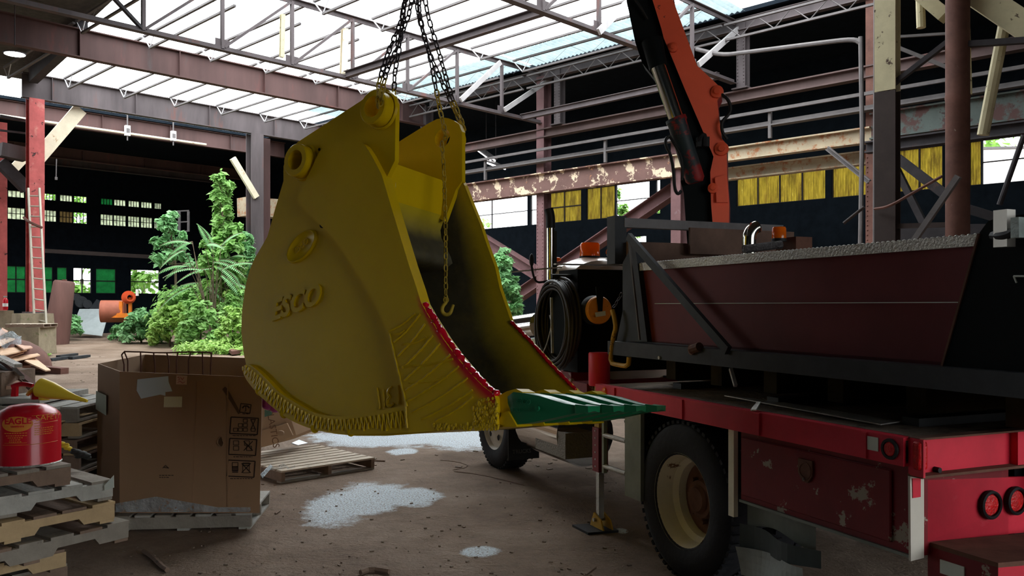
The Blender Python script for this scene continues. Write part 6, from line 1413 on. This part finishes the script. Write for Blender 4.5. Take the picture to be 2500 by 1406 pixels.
def shrub(px0, px1, py0, py1, Y, n, size, m, lab, cnt=80, cat='shrub', gz=.1):
    size *= 1.2; n = int(n * 1.5); cnt = int(cnt * .6)
    c0 = P((px0 + px1) / 2, py1, Y); cl = []
    for _ in range(n):
        u = rl_.random(); x = px0 + (px1 - px0) * u; top = py0 + (py1 - py0) * (.75 * (2 * u - 1) ** 2) ; y = rl_.uniform(top, py1); r_ = rl_.uniform(.35, .6) * min(1.6, (px1 - px0) / FPX * Y * .35)
        cl.append((P(x, y, Y + rl_.uniform(-.9, .9)), (r_, r_, r_ * .7), cnt))
    return clump_plant('shrub', V3((c0.x, c0.y, max(0, c0.z))), cl, size, m, lab, cat, [([V3((c0.x, c0.y, 0)), P((px0 + px1) / 2, (py0 + py1) / 2, Y)], [.05, .02])])
shrub(440, 540, 735, 850, 32.3, 40, .10, m_lf, 'leafy bush in the middle of the weeds', 90)
shrub(530, 605, 745, 858, 31.2, 34, .09, m_lf2, 'pale yellow-green bush touching the bucket outline', 100)
shrub(370, 460, 730, 835, 34.5, 34, .10, m_lf2, 'bright bush below the smaller young tree', 90)
shrub(395, 500, 700, 800, 36.2, 34, .10, m_lf, 'mid height bush behind the bright low bush', 90)
shrub(490, 600, 650, 760, 35.8, 34, .11, m_lf2, 'mass of light leaves low on the tall tree', 90)
shrub(300, 390, 755, 828, 36.5, 32, .10, m_lf3, 'low feathery weeds right of the orange machine', 90)
shrub(268, 312, 790, 828, 38, 12, .09, m_lf3, 'low weeds at the foot of the galvanised sheet', 90)
shrub(124, 196, 752, 812, 38.5, 22, .10, m_lf3, 'clump of dark green weeds below the rusty tank', 90)
shrub(540, 600, 690, 770, 33.5, 22, .10, m_lf, 'dense greenery between the tall tree and the bucket', 90)
shrub(440, 600, 838, 862, 30.6, 26, .06, m_lf2, 'strip of grass along the edge of the weeds', 110, 'grass')
shrub(380, 560, 690, 780, 36.5, 34, .11, m_lf, 'tall mass of leaves behind the feather leaved sapling', 90)
shrub(1185, 1265, 600, 770, 27.5, 70, .10, m_lf3, 'green climbing bush seen between bucket and pink brace', 90)
shrub(80, 135, 838, 866, 29.8, 10, .05, m_lf2, 'weeds growing at the foot of the ladder', 60, 'grass')
# outside greenery and trailer, seen through the windows
m_out = leafm('sunlit_outside_leaves', (.2, .4, .08), (.35, .5, .15))
def outside(pc, rad, n, lab, size=.28, k=9):
    cl = []
    for _ in range(k): cl.append((pc + V3((rl_.uniform(-1, 1) * rad[0], rl_.uniform(-1, 1) * rad[1], rl_.uniform(-1, 1) * rad[2])), (rad[0] * .45, rad[1] * .45, rad[2] * .4), n))
    return clump_plant('outside_tree', V3((pc.x, pc.y, 0)), cl, size, m_out, lab, 'tree', [([V3((pc.x, pc.y, 0)), pc], [.2, .1])])
for px, u, rad, z, lab in [(40, 60, (4, 2, 2), 3.5, 'outdoor tree behind the leftmost green windows'), (200, 60, (4, 2, 2), 3.5, 'outdoor tree behind the middle green windows'), (350, 60, (5, 2, 2.4), 4, 'outdoor tree seen through the open far window'), (150, 63, (7, 2, 2.2), 7.5, 'tall outdoor tree behind the upper far windows, left'), (330, 63, (7, 2, 2.2), 7.5, 'tall outdoor tree behind the upper far windows, right')]:
    a = onU(px, 600, u); outside(V3((a.x, a.y, z)), rad, 130, lab)
for px, py, v, rad, lab in [(1255, 570, 38, (2.5, 2, .9), 'outdoor shrub low in the leftmost side window'), (1545, 545, 34, (1.8, 1.5, .8), 'leafy outdoor branches in the open window beside the crane boom'), (1500, 505, 31.2, (.5, .5, .8), 'leaves hanging over the yellow window edge'), (2440, 362, 46, (5, 3, 1.6), 'outdoor tree above the white trailer')]:
    a = onV(px, py, v); outside(a, rad, 120, lab, .14 if v < 40 else .25)
a, b = onV(2330, 445, 40), onV(2620, 445, 40)
tl = thing('white_trailer', (a + b) / 2 - ZZ * 2, 'white box trailer parked outside the window at the right', 'trailer')
ax_ = (b - a).normalized(); MB().box((a + b) / 2 + DB * 1.2 + ZZ * .4, ((b - a).length * 1.6, 2.4, 2.2), (ax_, DB, ZZ)).build('trailer_body', m_white, tl)
MB().box((a + b) / 2 - DB * .02 + ZZ * 1.45, ((b - a).length * 1.6, .05, .1), (ax_, DB, ZZ)).build('roof_trim', m_purl, tl)
MB().box((a + b) / 2 + DB * 1.2 - ZZ * 3.6, ((b - a).length * 1.3, 1.6, 5.6), (ax_, DB, ZZ)).build('trailer_base', m_darkgrey, tl)
# ---- ground litter
lt = MB(); rg = random.Random(12)
for _ in range(420):
    px, py = rg.uniform(250, 1560), rg.uniform(1100, 1500); p = G(px, py)
    if rg.random() < .35: p = G(rg.uniform(130, 900), rg.uniform(870, 1000))
    a = rg.uniform(0, 3.14); s = rg.uniform(.008, .03) * (1 if p.y < 9 else 2.5)
    lt.box(p + ZZ * .004, (s, s * rg.uniform(.2, .7), .01), (V3((math.cos(a), math.sin(a), 0)), V3((-math.sin(a), math.cos(a), 0)), ZZ))
tag(lt.build('ground_litter', wood('litter_wood', (.2, .15, .11), .5), loc=(0, 6, 0)), 'small chips and crumbs scattered on the dirt', 'litter', None, 'stuff')
for pts, w_, lab in [([(350, 1352), (372, 1366), (398, 1392), (408, 1398)], .03, 'splintered wooden stick at the bottom of the picture'), ([(1075, 1124), (1120, 1128), (1150, 1140), (1090, 1150), (1170, 1158), (1280, 1185)], .006, 'thin twisted wire on the dirt under the teeth'), ([(910, 1126), (940, 1127)], .012, 'short stick right of the bleached pallet'), ([(672, 1256), (684, 1248)], .015, 'tiny light splinter beside the carton pallet'), ([(1430, 1404), (1455, 1385)], .008, 'thin twig near the outrigger foot'), ([(880, 1404), (905, 1395), (950, 1402)], .03, 'dark rag like clod at the lower edge of the picture')]:
    tag(MB().tube(smooth_path([G(x, y) + ZZ * w_ * .6 for x, y in pts], 1), w_ * .6, 5).build('ground_stick', m_w['brown']), lab, 'stick')
tag(MB().prism([G(556, 858, .1), G(590, 850, .1), G(600, 862, .05), G(566, 866, .05)], ZZ * .12).build('broken_boards', m_brown), 'broken boards at the grass edge beside the bucket', 'boards')
for k, (px, py) in enumerate([(160, 872), (190, 876), (140, 880)]): tag(MB().bar(G(px - 18, py + 2) + ZZ * .05, G(px + 26, py - 3) + ZZ * .06, .15, .08).build('dark_plank', m_darkgrey), ['dark plank on the dirt right of the ladder foot', 'thin dark plank furthest right of the ladder foot', 'dark plank nearest the cardboard heap'][k], 'plank')
